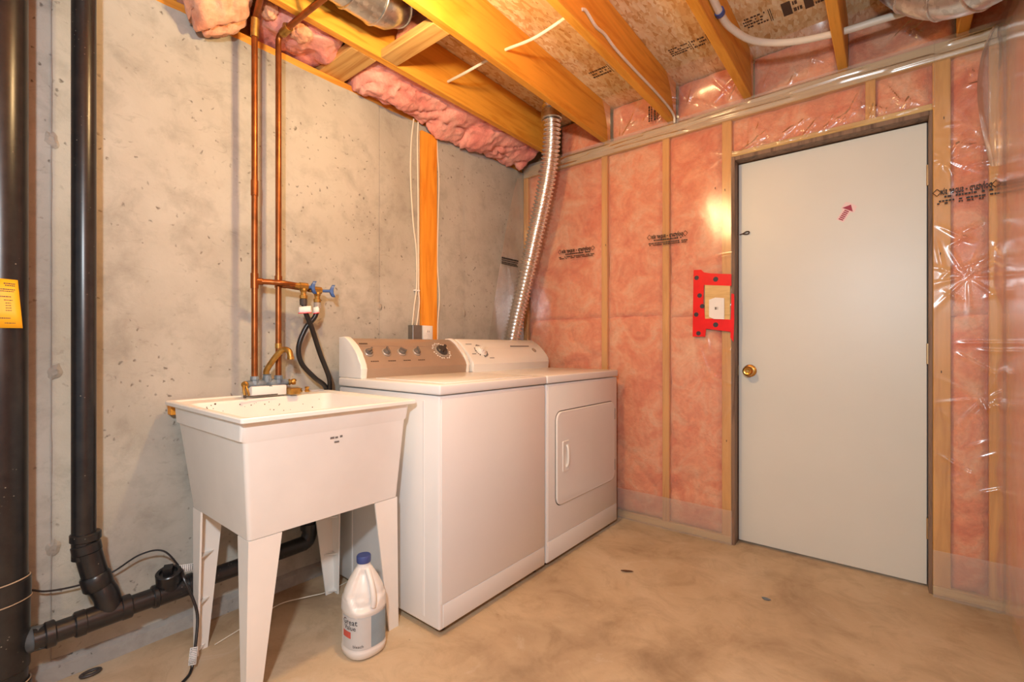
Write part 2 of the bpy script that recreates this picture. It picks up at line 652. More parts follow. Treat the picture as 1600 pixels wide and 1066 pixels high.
# ---- poured concrete wall: formed in 24 inch panels, thin fins at the joints
bm = B()
box(bm, XC - 0.22, XC - 0.012, Y0, 2.9, 0.0, 2.324)
wall_left = struct(obj('wall_left', bm, 'concrete', smooth=False), 'poured grey concrete foundation wall with vertical form joints', 'wall')
edges = [Y0, -2.22, -1.608, -0.996, -0.384, 0.228, 0.842, 1.456, 2.079, 2.9]
offs = [0, 0.001, -0.001, 0.001, 0, -0.004, 0.0, 0.001, -0.0015, 0.001]
for k in range(len(edges) - 1):
    bm = B()
    a, b = edges[k] + 0.0012, edges[k + 1] - 0.0012
    n, m = 16, 40
    xo = XC + offs[k]
    grid = []
    for i in range(n + 1):
        col = []
        for j in range(m + 1):
            y = a + (b - a) * i / n
            z = 2.324 * j / m
            e = min(i, n - i) / n
            dx = 0.0012 * fbm((y, z, 3.0 + k), 3.0) - (0.002 if i in (0, n) else 0)
            if j == m:
                z += 0.004 * fbm((y * 9, 0, 1), 1.0)
            col.append(bm.verts.new((xo + dx, y, z)))
        grid.append(col)
    for i in range(n):
        for j in range(m):
            bm.faces.new((grid[i][j], grid[i + 1][j], grid[i + 1][j + 1], grid[i][j + 1]))
    # sides and top back into the wall
    bk = lambda v: bm.verts.new((XC - 0.012, v.co.y, v.co.z))
    for seq in ([grid[0][j] for j in range(m + 1)], [grid[n][j] for j in range(m + 1)], [grid[i][m] for i in range(n + 1)]):
        bks = [bk(v) for v in seq]
        for q in range(len(seq) - 1):
            bm.faces.new((seq[q], seq[q + 1], bks[q + 1], bks[q]))
    obj('concrete_panel', bm, 'concrete', wall_left)
for y in edges[4:-1]:
    # ragged grout fin left by the form joint
    bm = B()
    pts, rr = [], []
    for j in range(60):
        z = 0.02 + 2.28 * j / 59
        pts.append((XC - 0.001, y + 0.0012 * fbm((y, z, 9), 12), z))
        rr.append(0.0016 + 0.0022 * max(0, fbm((y, z, 5), 6.0)))
    tube(bm, pts, rr, 6)
    obj('joint_fin', bm, 'footing', wall_left)
for (y, z) in ((0.228, 1.72), (0.235, 0.98), (0.232, 0.42), (1.456, 1.27), (2.079, 1.27)):
    # broken form tie with a crater of patched mortar round it
    bm = B()
    n = 18
    c0 = bm.verts.new((XC + 0.003, y, z))
    ring_p = []
    for q in (0.4, 1.0):
        ring = []
        for i in range(n):
            a = 2 * PI * i / n
            rr_ = (0.018 + 0.007 * fbm((math.cos(a), math.sin(a), y * 7 + z), 1.4)) * q
            ring.append(bm.verts.new((XC + (0.0045 if q < 1 else -0.003), y + rr_ * math.cos(a), z + 1.4 * rr_ * math.sin(a))))
        ring_p.append(ring)
    for i in range(n):
        j = (i + 1) % n
        bm.faces.new((c0, ring_p[0][i], ring_p[0][j]))
        bm.faces.new((ring_p[0][i], ring_p[1][i], ring_p[1][j], ring_p[0][j]))
    obj('form_tie_patch', bm, 'scuffed', wall_left)
# slightly proud ledge at the foot of the wall
bm = B()
n = 90
rings = []
for i in range(n + 1):
    y = Y0 + (2.66 - Y0) * i / n
    h = 0.062 + 0.006 * fbm((y, 0, 2), 3.0)
    d = 0.022 + 0.005 * fbm((y, 4, 2), 5.0)
    rings.append([Vector((XC - 0.01, y, 0)), Vector((XC + d, y, 0)), Vector((XC + d * 0.8, y, h * .75)), Vector((XC - 0.005, y, h)), Vector((XC - 0.02, y, h))])
loft(bm, rings)
obj('footing_ledge', bm, 'footing', wall_left)

# ---- subfloor, joists
bm = B()
box(bm, -2.35, 0.9, Y0, 2.95, ZO, ZO + 0.016)
ceiling = struct(obj('ceiling', bm, 'osb', smooth=False), 'strand board subfloor above open wooden floor joists', 'ceiling')


def board(name, mat, parent, x0, x1, y0, y1, z0, z1, bev=0.003):
    bm_ = B()
    box(bm_, x0, x1, y0, y1, z0, z1, bev, 1)
    return obj(name, bm_, mat, parent)


JX = [-1.791, -1.40, -0.982, -0.576, -0.170, 0.236]
for x in JX:
    board('joist', 'joist', ceiling, x - 0.019, x + 0.019, Y0, 2.70 if x > -1.7 else 2.66, ZJ, ZO)
board('joist', 'joist', ceiling, -2.26, -2.222, Y0, 2.70, ZJ, ZO)
board('sill_plate', 'sill', ceiling, -2.22, XC - 0.004, Y0, 2.68, 2.322, 2.358)
board('blocking', 'joist_x', ceiling, -1.772, -1.419, 1.252, 1.341, ZJ, ZJ + 0.038)
board('blocking', 'joist_x', ceiling, -2.18, -1.810, 1.130, 1.258, ZJ, ZJ + 0.038)


# printed stamps on the strand board (illegible small print and solid blocks)
def stamp(cx, cy, ang, items):
    bm_ = B()
    ca, sa = math.cos(ang), math.sin(ang)
    for (u0, u1, v0, v1) in items:
        q = []
        for (u_, v_) in ((u0, v0), (u1, v0), (u1, v1), (u0, v1)):
            q.append(Vector((cx + ca * u_ - sa * v_, cy + sa * u_ + ca * v_, ZO - 0.0006)))
        prism(bm_, q, (0, 0, 0.0005))
    o = obj('printed_stamp', bm_, 'ink_brown', ceiling, smooth=False)
    o['kind'] = 'stuff'
    return o


def print_rows(u0, u1, v0, v1, rows, seed, dens=0.8):
    rnd = random.Random(seed)
    out = []
    for r_ in range(rows):
        va = v0 + (v1 - v0) * (r_ + 0.15) / rows
        vb = v0 + (v1 - v0) * (r_ + 0.70) / rows
        u = u0
        while u < u1 - 0.004:
            wd = rnd.uniform(0.004, 0.013)
            if rnd.random() < dens:
                out.append((u, min(u + wd, u1), va, vb))
            u += wd + rnd.uniform(0.0015, 0.004)
    return out


def mesh_grid(f, nu, nv, name, mat, parent=None, solid=0.0, angle=180):
    bm_ = B()
    g = [[bm_.verts.new(f(i / nu, j / nv)) for j in range(nv + 1)] for i in range(nu + 1)]
    for i in range(nu):
        for j in range(nv):
            bm_.faces.new((g[i][j], g[i + 1][j], g[i + 1][j + 1], g[i][j + 1]))
    return obj(name, bm_, mat, parent, True, angle, solid)


# columns of print between the joists, running across the bays
stamp(-0.38, 2.43, 0.0, print_rows(-0.16, -0.06, -0.055, 0.035, 4, 1)
      + [(-0.052, -0.049, -0.055, 0.04), (-0.045, -0.042, -0.055, 0.04)]
      + [(0.0, 0.036, -0.055, 0.045)] + print_rows(0.042, 0.078, -0.05, 0.05, 2, 3)
      + [(0.084, 0.118, -0.045, 0.05)] + print_rows(0.124, 0.165, -0.045, 0.05, 3, 5))
stamp(-0.27, 2.30, 0.0, [(-0.03, 0.07, -0.05, -0.044), (-0.03, -0.024, -0.05, 0.06)] + print_rows(-0.018, 0.07, -0.038, 0.06, 6, 8))
stamp(-0.76, 2.42, 0.0, print_rows(-0.13, -0.03, -0.045, 0.03, 4, 11) + [(-0.025, -0.022, -0.05, 0.035)]
      + print_rows(-0.015, 0.05, -0.045, 0.035, 3, 12) + [(0.056, 0.059, -0.05, 0.035)] + print_rows(0.066, 0.12, -0.04, 0.035, 2, 13))
stamp(-1.18, 2.33, 0.0, print_rows(-0.13, -0.02, -0.04, 0.04, 3, 21) + [(-0.014, -0.011, -0.045, 0.045)] + print_rows(0.0, 0.12, -0.04, 0.04, 4, 22))
stamp(-1.18, 1.85, 0.0, print_rows(0.03, 0.15, -0.03, 0.03, 3, 31))

# ---- framed wall with the door
bm = B()
box(bm, -2.30, -0.66, YF + 0.095, YF + 0.11, 0, ZO)
box(bm, -0.66, 0.15, YF + 0.095, YF + 0.11, 2.09, ZO)
box(bm, 0.15, 0.62, YF + 0.095, YF + 0.11, 0, ZO)
wall_back = struct(obj('wall_back', bm, 'sheath', smooth=False), 'stud wall filled with pink insulation under clear plastic film', 'wall')
SD = 0.089


def stud(xc, z0=0.038, z1=2.28, wd=0.040):
    return board('stud', 'stud', wall_back, xc - wd / 2, xc + wd / 2, YF, YF + SD, z0, z1)


for x in (-2.050, -1.418, -1.019):
    stud(x)
stud(-0.684, wd=0.050)
stud(0.172, wd=0.058)
stud(0.334, wd=0.040)
stud(-0.068, 2.106, 2.28, 0.038)
board('bottom_plate', 'plate', wall_back, -2.07, -0.660, YF, YF + SD, 0.0, 0.038)
board('bottom_plate', 'plate', wall_back, 0.143, XR, YF, YF + SD, 0.0, 0.038)
board('top_plate', 'plate', wall_back, -2.07, XR, YF, YF + SD, 2.28, 2.319)
board('top_plate', 'plate', wall_back, -2.07, XR, YF, YF + SD, 2.319, ZJ)
board('door_header', 'plate', wall_back, -0.659, 0.143, YF, YF + SD, 2.078, 2.106)


def batt(x0, x1, z0, z1, seed, mat='wool', parent=None, bulge=0.006, yb=YF + 0.006, nm='insulation_batt', lump=0.011):
    def f(u, v):
        x = x0 + (x1 - x0) * u
        z = z0 + (z1 - z0) * v
        e = min(min(u, 1 - u) * (x1 - x0), min(v, 1 - v) * (z1 - z0))
        k = min(1, e / 0.035)
        k = math.sqrt(1 - (1 - k) ** 2)
        d = fbm((x, seed, z), 6.0) * lump + 0.4 * lump * fbm((x, seed + 4, z), 19.0)
        r = abs(noise.noise(Vector((x * 3.1, seed, z * 4.3))))
        crease = 0.010 * math.exp(-(r / 0.05) ** 2)
        y = yb + 0.022 - 0.022 * k - bulge * k - d * k * 0.8 + crease
        return Vector((x, max(y, YF - 0.001) if yb > YF else y, z))
    nu = max(8, int((x1 - x0) / 0.016))
    nv = max(8, int((z1 - z0) / 0.016))
    return mesh_grid(f, nu, nv, nm, mat, parent)


# each bay: one full batt with a cut and a short one above or below
for (a, b, cuts) in ((-2.03, -1.438, (0.038, 1.245, 2.28)), (-1.398, -1.039, (0.038, 1.245, 2.28)), (-0.999, -0.709, (0.038, 1.23, 2.28)), (0.201, 0.314, (0.038, 1.19, 2.28))):
    for q in range(len(cuts) - 1):
        batt(a, b, cuts[q], cuts[q + 1] + 0.004, a * 7 + q * 3, parent=wall_back)
batt(-0.659, -0.087, 2.106, 2.28, 3.3, parent=wall_back)
batt(-0.049, 0.143, 2.106, 2.28, 5.3, parent=wall_back)
# batts in the rim, between the joist ends
for k, (a, b) in enumerate(((-1.772, -1.419), (-1.381, -1.001), (-0.963, -0.595), (-0.557, -0.189), (-0.151, 0.217), (0.255, 0.40))):
    batt(a, b, ZJ, ZO - 0.004, 11.0 + k, 'wool', wall_back, yb=YF + 0.03, bulge=0.012)


# ---- clear plastic film over the wall
def crease_set(seed, n, x0, x1, z0, z1, up=True, ln=(0.05, 0.16)):
    """random straight folds: start, direction, length, height"""
    rnd_ = random.Random(seed)
    out = []
    for _ in range(n):
        a = rnd_.uniform(0.35, 2.8) if up else rnd_.uniform(-1.2, 1.2) + (PI / 2 if rnd_.random() < 0.35 else 0)
        out.append((rnd_.uniform(x0, x1), rnd_.uniform(z0, z1), math.cos(a), math.sin(a), rnd_.uniform(*ln), rnd_.uniform(0.4, 1.0) * 0.0075))
    return out


def crease_d(cr, x, z, w_=0.0065):
    d = 0.0
    for (cx, cz, ux, uz, l, h) in cr:
        dx, dz = x - cx, z - cz
        s_ = dx * ux + dz * uz
        if -0.02 < s_ < l + 0.02:
            t_ = -dx * uz + dz * ux
            if abs(t_) < 0.03:
                ends = min(1, max(0, (s_ + 0.02) / 0.03)) * min(1, max(0, (l + 0.02 - s_) / 0.05))
                d += h * ends * math.exp(-(t_ / w_) ** 2)
    return d


def film(nm, x0, x1, z0, z1, mat, amp=0.004, seed=0.0, y=YF - 0.004, parent=None, nu=None, nv=None, pull=None, cr=()):
    def f(u, v):
        x = x0 + (x1 - x0) * u
        z = z0 + (z1 - z0) * v
        d = amp * (fbm((x * 1.3, seed, z * 0.6), 2.6, 2))
        # tight creases fanning out of the fixings
        for (px, pz, st, ph) in (pull or ()):
            dx, dz = x - px, z - pz
            r = math.hypot(dx, dz) + 1e-4
            a = math.atan2(dz, dx)
            d += 0.6 * st * max(0, math.sin(a * 9 + ph + 1.5 * noise.noise(Vector((a * 2, r * 5, ph))))) ** 3 * math.exp(-(r / 0.12) ** 2) * min(1, r / 0.03)
        return Vector((x, y - 0.001 - amp * 0.8 - d * 0.8 - crease_d(cr, x, z), z))
    nu = nu or max(6, int((x1 - x0) / 0.011))
    nv = nv or max(6, int((z1 - z0) / 0.011))
    return mesh_grid(f, nu, nv, nm, mat, parent)


film('vapour_film', XC + 0.012, -0.655, 0.0, ZJ, 'poly', 0.006, 1.0, parent=wall_back,
     pull=((-0.67, 2.10, 0.006, 1.0), (-0.68, 1.30, 0.005, 2.0), (-0.68, 0.75, 0.005, 0.4), (-0.86, 1.5, 0.003, 0.2)),
     nu=200, nv=300, cr=crease_set(23, 12, -0.80, -0.67, 0.6, 1.6, False))
film('vapour_film', -0.655, 0.150, 2.082, ZJ, 'poly', 0.008, 2.0, parent=wall_back,
     pull=((-0.60, 2.09, 0.010, 0.3), (-0.45, 2.085, 0.010, 1.3), (-0.25, 2.085, 0.008, 2.3), (-0.02, 2.085, 0.008, 3.1), (0.12, 2.10, 0.010, 3.9)),
     nu=140, nv=54, cr=crease_set(4, 26, -0.64, 0.12, 2.085, 2.13))
film('vapour_film', 0.146, XR - 0.004, 0.0, ZJ, 'poly', 0.010, 3.0, parent=wall_back,
     pull=((0.18, 1.85, 0.010, 0.3), (0.30, 1.90, 0.010, 1.3), (0.25, 1.35, 0.010, 2.3), (0.30, 0.85, 0.012, 3.1), (0.17, 0.5, 0.006, 3.9), (0.28, 2.25, 0.008, 2)),
     nu=38, nv=400, cr=crease_set(9, 34, 0.16, 0.33, 0.3, 2.25, False))
# doubled, hazier film along the foot and the top plate
film('film_overlap', XC + 0.02, -0.652, 0.0, 0.185, 'poly2', 0.003, 5.0, y=YF - 0.018, parent=wall_back)
film('film_overlap', 0.143, XR - 0.006, 0.0, 0.20, 'poly2', 0.003, 6.0, y=YF - 0.024, parent=wall_back)
film('film_overlap', XC + 0.02, XR - 0.006, 2.272, ZJ + 0.004, 'poly3', 0.006, 7.0, y=YF - 0.020, parent=wall_back, nu=400, nv=16,
     cr=[(-1.9 + 0.19 * k, 2.287 + 0.058 * ((k * 37) % 10) / 10, 1.0, 0.02 * ((k * 7) % 3 - 1), 0.30 + 0.05 * (k % 4), 0.006) for k in range(12)])


# film turned up into each joist bay
def bay_film(x0, x1, seed, top_y, rise=ZO - 0.004):
    bcr = crease_set(int(seed), 8, x0 + 0.03, x1 - 0.05, ZJ, ZJ + 0.08)

    def f(u, v):
        x = x0 + (x1 - x0) * u
        z = ZJ - 0.01 + (rise - ZJ + 0.01) * v
        e = min(u, 1 - u) * (x1 - x0)
        y = YF - 0.014 - crease_d(bcr, x, z) - (YF - 0.014 - top_y) * v ** 2.2 - 0.010 * fbm((x, seed, z), 4.0, 2) - 0.008
        if e < 0.03:
            y -= (0.03 - e) * 0.25
        return Vector((x, y, z))
    return mesh_grid(f, 64, 40, 'rim_film', 'poly', wall_back)


for k, (a, b, ty) in enumerate(((-1.379, -1.003, 2.60), (-0.961, -0.597, 2.56), (-0.555, -0.191, 2.63), (-0.149, 0.215, 2.65))):
    bay_film(a, b, 21.0 + k, ty)


# loose film lapped on to the concrete at the corner
def flap(u, v):
    z = 0.98 + 1.33 * v
    wd = 0.03 + 0.36 * (1 - v) ** 0.75
    y = 2.668 - wd * (1 - u)
    x = XC + 0.006 + 0.010 * (u ** 3) + 0.004 * abs(fbm((3.0, y, z), 8.0))
    return Vector((x, y, z))


mesh_grid(flap, 26, 60, 'corner_film', mat_poly('poly_film_corner', 0.12, 0.02, 0.1, 0.15), wall_back)


# the maker's print, read through the back of the film
def film_print(x0, x1, z, y, big=0.036, tilt=0.0):
    cx = (x0 + x1) / 2
    wd = x1 - x0
    xd = (1, 0, tilt)
    yd = (-tilt, 0, 1)
    me = text_mesh('polytarp - super six', big)
    cur = max(v.co.x for v in me.vertices) - min(v.co.x for v in me.vertices)
    bpy.data.meshes.remove(me)
    st = wd * 0.80 / cur
    text('film_lettering', 'polytarp - super six', big, (cx, y, z + 0.014), xd, yd, 'ink', wall_back, True, st, 0.0010)
    bm_ = B()
    rnd = random.Random(int(abs(x0) * 1000))
    for (zz, hh, a, b, dens) in ((-0.009, 0.008, 0.16, 0.86, 0.85), (-0.026, 0.007, 0.02, 0.98, 0.9), (-0.036, 0.006, 0.04, 0.96, 0.8)):
        u = x0 + wd * a
        while u < x0 + wd * b:
            l = rnd.uniform(0.004, 0.012)
            if rnd.random() < dens:
                dz = tilt * (u - cx)
                box(bm_, u, u + l, y - 0.0003, y, z + zz + dz - hh / 2, z + zz + dz + hh / 2)
            u += l + 0.002
    # the small diamond marks at both ends
    for s in (-1, 1):
        c = Vector((cx + s * wd * 0.46, y, z + 0.012 + tilt * s * wd * 0.46))
        for q in range(4):
            a0, a1 = q * PI / 2, (q + 1) * PI / 2
            tube(bm_, [c + Vector((0.013 * math.cos(a0), 0, 0.015 * math.sin(a0))), c + Vector((0.013 * math.cos(a1), 0, 0.015 * math.sin(a1)))], 0.0013, 4)
    o = obj('film_small_print', bm_, 'ink', wall_back, smooth=False)
    o['kind'] = 'stuff'


film_print(-1.755, -1.480, 1.690, YF - 0.0185, tilt=-0.02)
film_print(-1.120, -0.890, 1.695, YF - 0.0185, tilt=-0.03)
film_print(0.148, 0.338, 1.700, YF - 0.0245, big=0.040)
# the piece of print on the corner film, over the concrete
bm = B()
rnd = random.Random(5)
for (zz, hh) in ((0.016, 0.011), (0.0, 0.007), (-0.014, 0.008), (-0.024, 0.006)):
    y = 2.43
    while y < 2.60:
        l = rnd.uniform(0.006, 0.02)
        box(bm, XC + 0.0125, XC + 0.0130, y, y + l, 1.655 + zz - hh / 2, 1.655 + zz + hh / 2)
        y += l + 0.003
o = obj('film_small_print', bm, 'ink', wall_back, smooth=False)
o['kind'] = 'stuff'
# print standing on end in the rim bay
bm = B()
rnd = random.Random(9)
for (xx, wd_) in ((-1.105, 0.010), (-1.09, 0.008), (-1.072, 0.012), (-1.055, 0.006)):
    z = 2.385
    while z < 2.47:
        l = rnd.uniform(0.006, 0.016)
        box(bm, xx, xx + wd_, YF - 0.045, YF - 0.0445, z, z + l)
        z += l + 0.003
o = obj('film_small_print', bm, 'ink', wall_back, smooth=False)
o['kind'] = 'stuff'
# dark staples and smudges seen in the film near the corner stud
bm = B()
for (x, z) in ((-0.84, 1.46), (-0.74, 1.92), (-1.40, 1.70), (0.165, 1.45), (0.168, 0.95), (0.176, 2.02), (-0.69, 1.9), (-0.682, 0.55)):
    box(bm, x, x + 0.003, YF - 0.0185, YF - 0.0165, z, z + 0.010)
o = obj('staple', bm, 'ink', wall_back, smooth=False)
o['kind'] = 'stuff'

# ---- the right-hand framed wall
bm = B()
box(bm, XR + 0.10, XR + 0.115, -0.6, YF + 0.02, 0, ZO)
wall_right = struct(obj('wall_right', bm, 'sheath', smooth=False), 'insulated stud wall under plastic film at the right edge', 'wall')


def batt_r(y0, y1, seed):
    def f(u, v):
        y = y0 + (y1 - y0) * u
        z = 0.04 + 2.27 * v
        e = min(u, 1 - u) * (y1 - y0)
        k = min(1, e / 0.035)
        k = math.sqrt(1 - (1 - k) ** 2)
        return Vector((XR + 0.030 - 0.024 * k - 0.012 * k * fbm((y, seed, z), 5.0), y, z))
    return mesh_grid(f, 26, 110, 'insulation_batt', 'wool', wall_right)


for k in range(7):
    yb = 2.64 - k * 0.406
    board('stud', 'stud', wall_right, XR + 0.008, XR + 0.097, yb, yb + 0.038, 0.038, 2.32)
    batt_r(yb - 0.367, yb - 0.001, 40.0 + k)
board('bottom_plate', 'stud', wall_right, XR + 0.006, XR + 0.097, -0.55, YF - 0.01, 0, 0.038)
board('top_plate', 'sill', wall_right, XR + 0.006, XR + 0.097, -0.55, YF - 0.01, 2.32, ZJ)


def film_r(u, v):
    y = -0.55 + (YF - 0.012 + 0.55) * u
    z = ZJ * v
    d = 0.010 + 0.008 * fbm((9.0, y * 1.2, z * 0.5), 2.2, 2)
    near = max(0, 1 - (YF - y) / 0.14)
    d += near * 0.020 * (0.5 + 0.5 * fbm((1.0, 2.0, z), 4.0))
    return Vector((XR - 0.002 - d, y, z))


mesh_grid(film_r, 150, 110, 'vapour_film', mat_poly('poly_film_right', 0.10, 0.08, 0.15), wall_right)


# slack roll of film hanging in the right corner
def slack(u, v):
    z = 1.78 + 0.56 * v
    wd = 0.02 + 0.075 * math.sin(PI * min(1, v * 0.85 + 0.15)) ** 0.8 * (0.35 + 0.65 * v)
    x = XR - 0.008 - wd * u
    y = YF - 0.05 + 0.018 * math.sin(u * PI) + 0.004 * fbm((x, 3, z), 8.0)
    return Vector((x, y, z))


mesh_grid(slack, 14, 40, 'corner_film', 'poly2', wall_right)

# ---- door
DX0, DX1, YD = -0.638, 0.128, 2.746
bm = B()
box(bm, DX0, DX1, YD, YD + 0.040, 0.012, 2.050, 0.002, 1)
door = struct(obj('door_1', bm, 'door'), 'plain pale grey flush door with a brass knob', 'door')
bm = B()
box(bm, -0.659, -0.6415, YF - 0.010, YF + 0.10, 0.0, 2.076, 0.001, 1)
obj('jamb', bm, 'jamb', door)
bm = B()
box(bm, 0.1315, 0.143, YF - 0.002, YF + 0.10, 0.0, 2.076, 0.001, 1)
obj('jamb', bm, 'jamb', door)
bm = B()
box(bm, -0.6415, 0.1315, YF - 0.006, YF + 0.10, 2.056, 2.076, 0.001, 1)
obj('head_jamb', bm, 'jamb', door)
bm = B()
box(bm, -0.6415, -0.628, YD + 0.041, YD + 0.055, 0.0, 2.06)
box(bm, 0.117, 0.1315, YD + 0.041, YD + 0.055, 0.0, 2.06)
box(bm, -0.628, 0.117, YD + 0.041, YD + 0.055, 2.036, 2.06)
o = obj('door_stop', bm, 'gap', door, smooth=False)
bm = B()
lathe(bm, [(0.0, 0.0), (0.033, 0.0), (0.033, 0.004), (0.026, 0.009), (0.012, 0.012), (0.0, 0.012)], (-0.582, YD, 0.932), (0, -1, 0), 28)
rose = obj('knob_rose', bm, 'brass', door)
bm = B()
lathe(bm, [(0.011, 0.010), (0.011, 0.026), (0.020, 0.032), (0.0265, 0.043), (0.0255, 0.055), (0.018, 0.062), (0.012, 0.061), (0.008, 0.058), (0.0, 0.058)], (-0.582, YD, 0.932), (0, -1, 0), 28)
obj('knob', bm, 'brass', rose)
bm = B()
box(bm, -0.6412, -0.6385, YD - 0.003, YD + 0.02, 0.905, 0.96, 0.001, 1)
obj('latch_plate', bm, 'hinge', door)
for z in (1.815, 1.03, 0.262):
    bm = B()
    tube(bm, [(0.1298, YD - 0.006, z - 0.045), (0.1298, YD - 0.006, z + 0.045)], 0.0045, 10)
    box(bm, 0.1285, 0.1312, YD - 0.005, YD + 0.02, z - 0.044, z + 0.044)
    obj('hinge', bm, 'hinge', door)
# eye of a hook latch
bm = B()
cx_, cz_ = -0.602, 1.672
tube(bm, smooth_path([(cx_ - 0.030, YD - 0.006, cz_ - 0.004), (cx_ - 0.012, YD - 0.007, cz_), (cx_ + 0.002, YD - 0.008, cz_ + 0.007), (cx_ + 0.016, YD - 0.008, cz_ + 0.006), (cx_ + 0.015, YD - 0.008, cz_ - 0.004), (cx_ + 0.002, YD - 0.008, cz_ - 0.006), (cx_ - 0.012, YD - 0.004, cz_ - 0.003)], 5), 0.003, 8)
obj('hook_eye', bm, 'ink_brown', door)


# sticker with a crimson arrow
def dpt(cx, cz, a, u, v, y):
    return Vector((cx + u * math.cos(a) - v * math.sin(a), y, cz + u * math.sin(a) + v * math.cos(a)))


SA = -0.55
SX, SZ = -0.163, 1.707
bm = B()
prism(bm, [dpt(SX, SZ, SA, u, v, YD - 0.0006) for (u, v) in ((-0.017, -0.045), (0.017, -0.045), (0.017, 0.005), (0.032, 0.012), (0.026, 0.040), (-0.010, 0.045), (-0.026, 0.040), (-0.028, 0.010), (-0.017, 0.0))], (0, 0.0006, 0))
st = obj('sticker', bm, 'pinkpaper', door, smooth=False)
bm = B()
prism(bm, [dpt(SX, SZ, SA, u, v, YD - 0.0012) for (u, v) in ((-0.024, 0.012), (0.024, 0.012), (0.0, 0.038))], (0, 0.0004, 0))
obj('arrow_head', bm, 'magenta', st, smooth=False)
for k in range(6):
    bm = B()
    prism(bm, [dpt(SX, SZ, SA, u, v, YD - 0.0012) for (u, v) in ((-0.010, -0.040 + k * 0.0085), (0.010, -0.040 + k * 0.0085), (0.010, -0.0345 + k * 0.0085), (-0.010, -0.0345 + k * 0.0085))], (0, 0.0004, 0))
    obj('arrow_bar', bm, 'magenta', st, smooth=False)


# ================================================================== LAMPS OF THE ROOM
x, y, z = LAMP_WARM
t = thing('ceiling_bulb', 'warm bare light bulb under the joists above the washer', 'lamp', (x, y, z - 0.035))
bm = B()
box(bm, x - 0.339, x + 0.117, y - 0.045, y + 0.045, ZJ - 0.020, ZJ - 0.001, 0.002, 1)
obj('mounting_board', bm, 'joist_x', t)
bm = B()
lathe(bm, [(0.0, 0.072), (0.055, 0.072), (0.056, 0.060), (0.040, 0.050), (0.024, 0.045), (0.022, 0.036), (0.0, 0.036)], (x, y, z - 0.003), (0, 0, 1), 28)
obj('lampholder', bm, 'porcelain', t)
bm = B()
R = 0.026
lathe(bm, [(0.0, -R)] + [(R * math.cos(a), R * math.sin(a)) for a in [math.radians(q) for q in range(-75, 40, 15)]] + [(0.016, 0.028), (0.013, 0.036), (0.0, 0.036)], (x, y, z), (0, 0, 1), 16)
obj('bulb', bm, emit('bulb_glow', (1.0, 0.64, 0.25), 30.0), t)
bm = B()
tube(bm, [(x, y, z + 0.068), (x, y, ZJ - 0.019)], 0.007, 10)
obj('stem', bm, 'porcelain', t)

# ================================================================== WASHING MACHINE
WX0, WX1, WY0, WY1 = -1.945, -1.268, 1.147, 1.8245
t = thing('washing_machine', 'white top-loading washing machine with taupe control console beside the sink', 'washer', ((WX0 + WX1) / 2, (WY0 + WY1) / 2, 0))
bm = B()
box(bm, WX0, WX1 - 0.004, WY0 + 0.003, WY1 - 0.003, 0.022, 0.880, 0.010, 3)
cab = obj('cabinet', bm, 'enamel', t)
bm = B()
# pressed front panel with the shallow kick recess
box(bm, WX1 - 0.006, WX1 - 0.001, WY0 + 0.012, WY1 - 0.012, 0.118, 0.868, 0.002, 2)
obj('front_panel', bm, 'enamel', cab)
bm = B()
box(bm, WX1 - 0.006, WX1 - 0.0015, WY0 + 0.020, WY1 - 0.014, 0.030, 0.114, 0.002, 2)
obj('kick_panel', bm, 'enamel', cab)
for yy in (0.10, 0.58):
    bm = B()
    box(bm, WX0 + yy, WX0 + yy + 0.012, WY0 + 0.0012, WY0 + 0.006, 0.05, 0.86, 0.001, 1)
    obj('side_rib', bm, 'enamel', cab)
bm = B()
box(bm, WX0, WX1 + 0.002, WY0, WY1, 0.884, 0.9225, 0.008, 3)
top = obj('top_panel', bm, 'enamel', t)
bm = B()
box(bm, WX0 + 0.20, WX1 - 0.035, WY0 + 0.06, WY1 - 0.06, 0.9215, 0.9262, 0.002, 2)
obj('lid', bm, 'enamel', top)
for (a, b) in ((WX0 + 0.05, WY0 + 0.05), (WX1 - 0.05, WY0 + 0.05), (WX0 + 0.05, WY1 - 0.05), (WX1 - 0.05, WY1 - 0.05)):
    bm = B()
    lathe(bm, [(0.0, 0.0), (0.020, 0.0), (0.020, 0.010), (0.008, 0.012), (0.008, 0.03), (0, 0.03)], (a, b, 0.0), (0, 0, 1), 14)
    obj('foot', bm, 'rubber', t)


# console cross-section, front at +x : (x, z)
def console_profile(xb, z0, ztop, curve=True, dx=0.0):
    f = []
    f.append((xb, z0))
    f.append((xb + 0.172 + dx, z0))
    f.append((xb + 0.178 + dx, z0 + 0.042))
    f.append((xb + 0.170 + dx, z0 + 0.060))
    for k in range(1, 6):
        s = k / 6
        f.append((xb + 0.170 + dx - (0.105 + dx) * s ** 1.15, z0 + 0.060 + (ztop - z0 - 0.066) * (s ** 0.9)))
    f.append((xb + 0.050, ztop - 0.003))
    f.append((xb + 0.034, ztop))
    f.append((xb, ztop - 0.002))
    return f


def slab_profile(bm_, prof, y0, y1, bev=0.0):
    poly = [Vector((x, y0, z)) for x, z in prof]
    prism(bm_, poly, (0, y1 - y0, 0))
    if bev:
        es = [e for e in bm_.edges if abs(e.verts[0].co.y - e.verts[1].co.y) < 1e-6]
        bmesh.ops.bevel(bm_, geom=es, offset=bev, segments=3, affect='EDGES', profile=0.5)


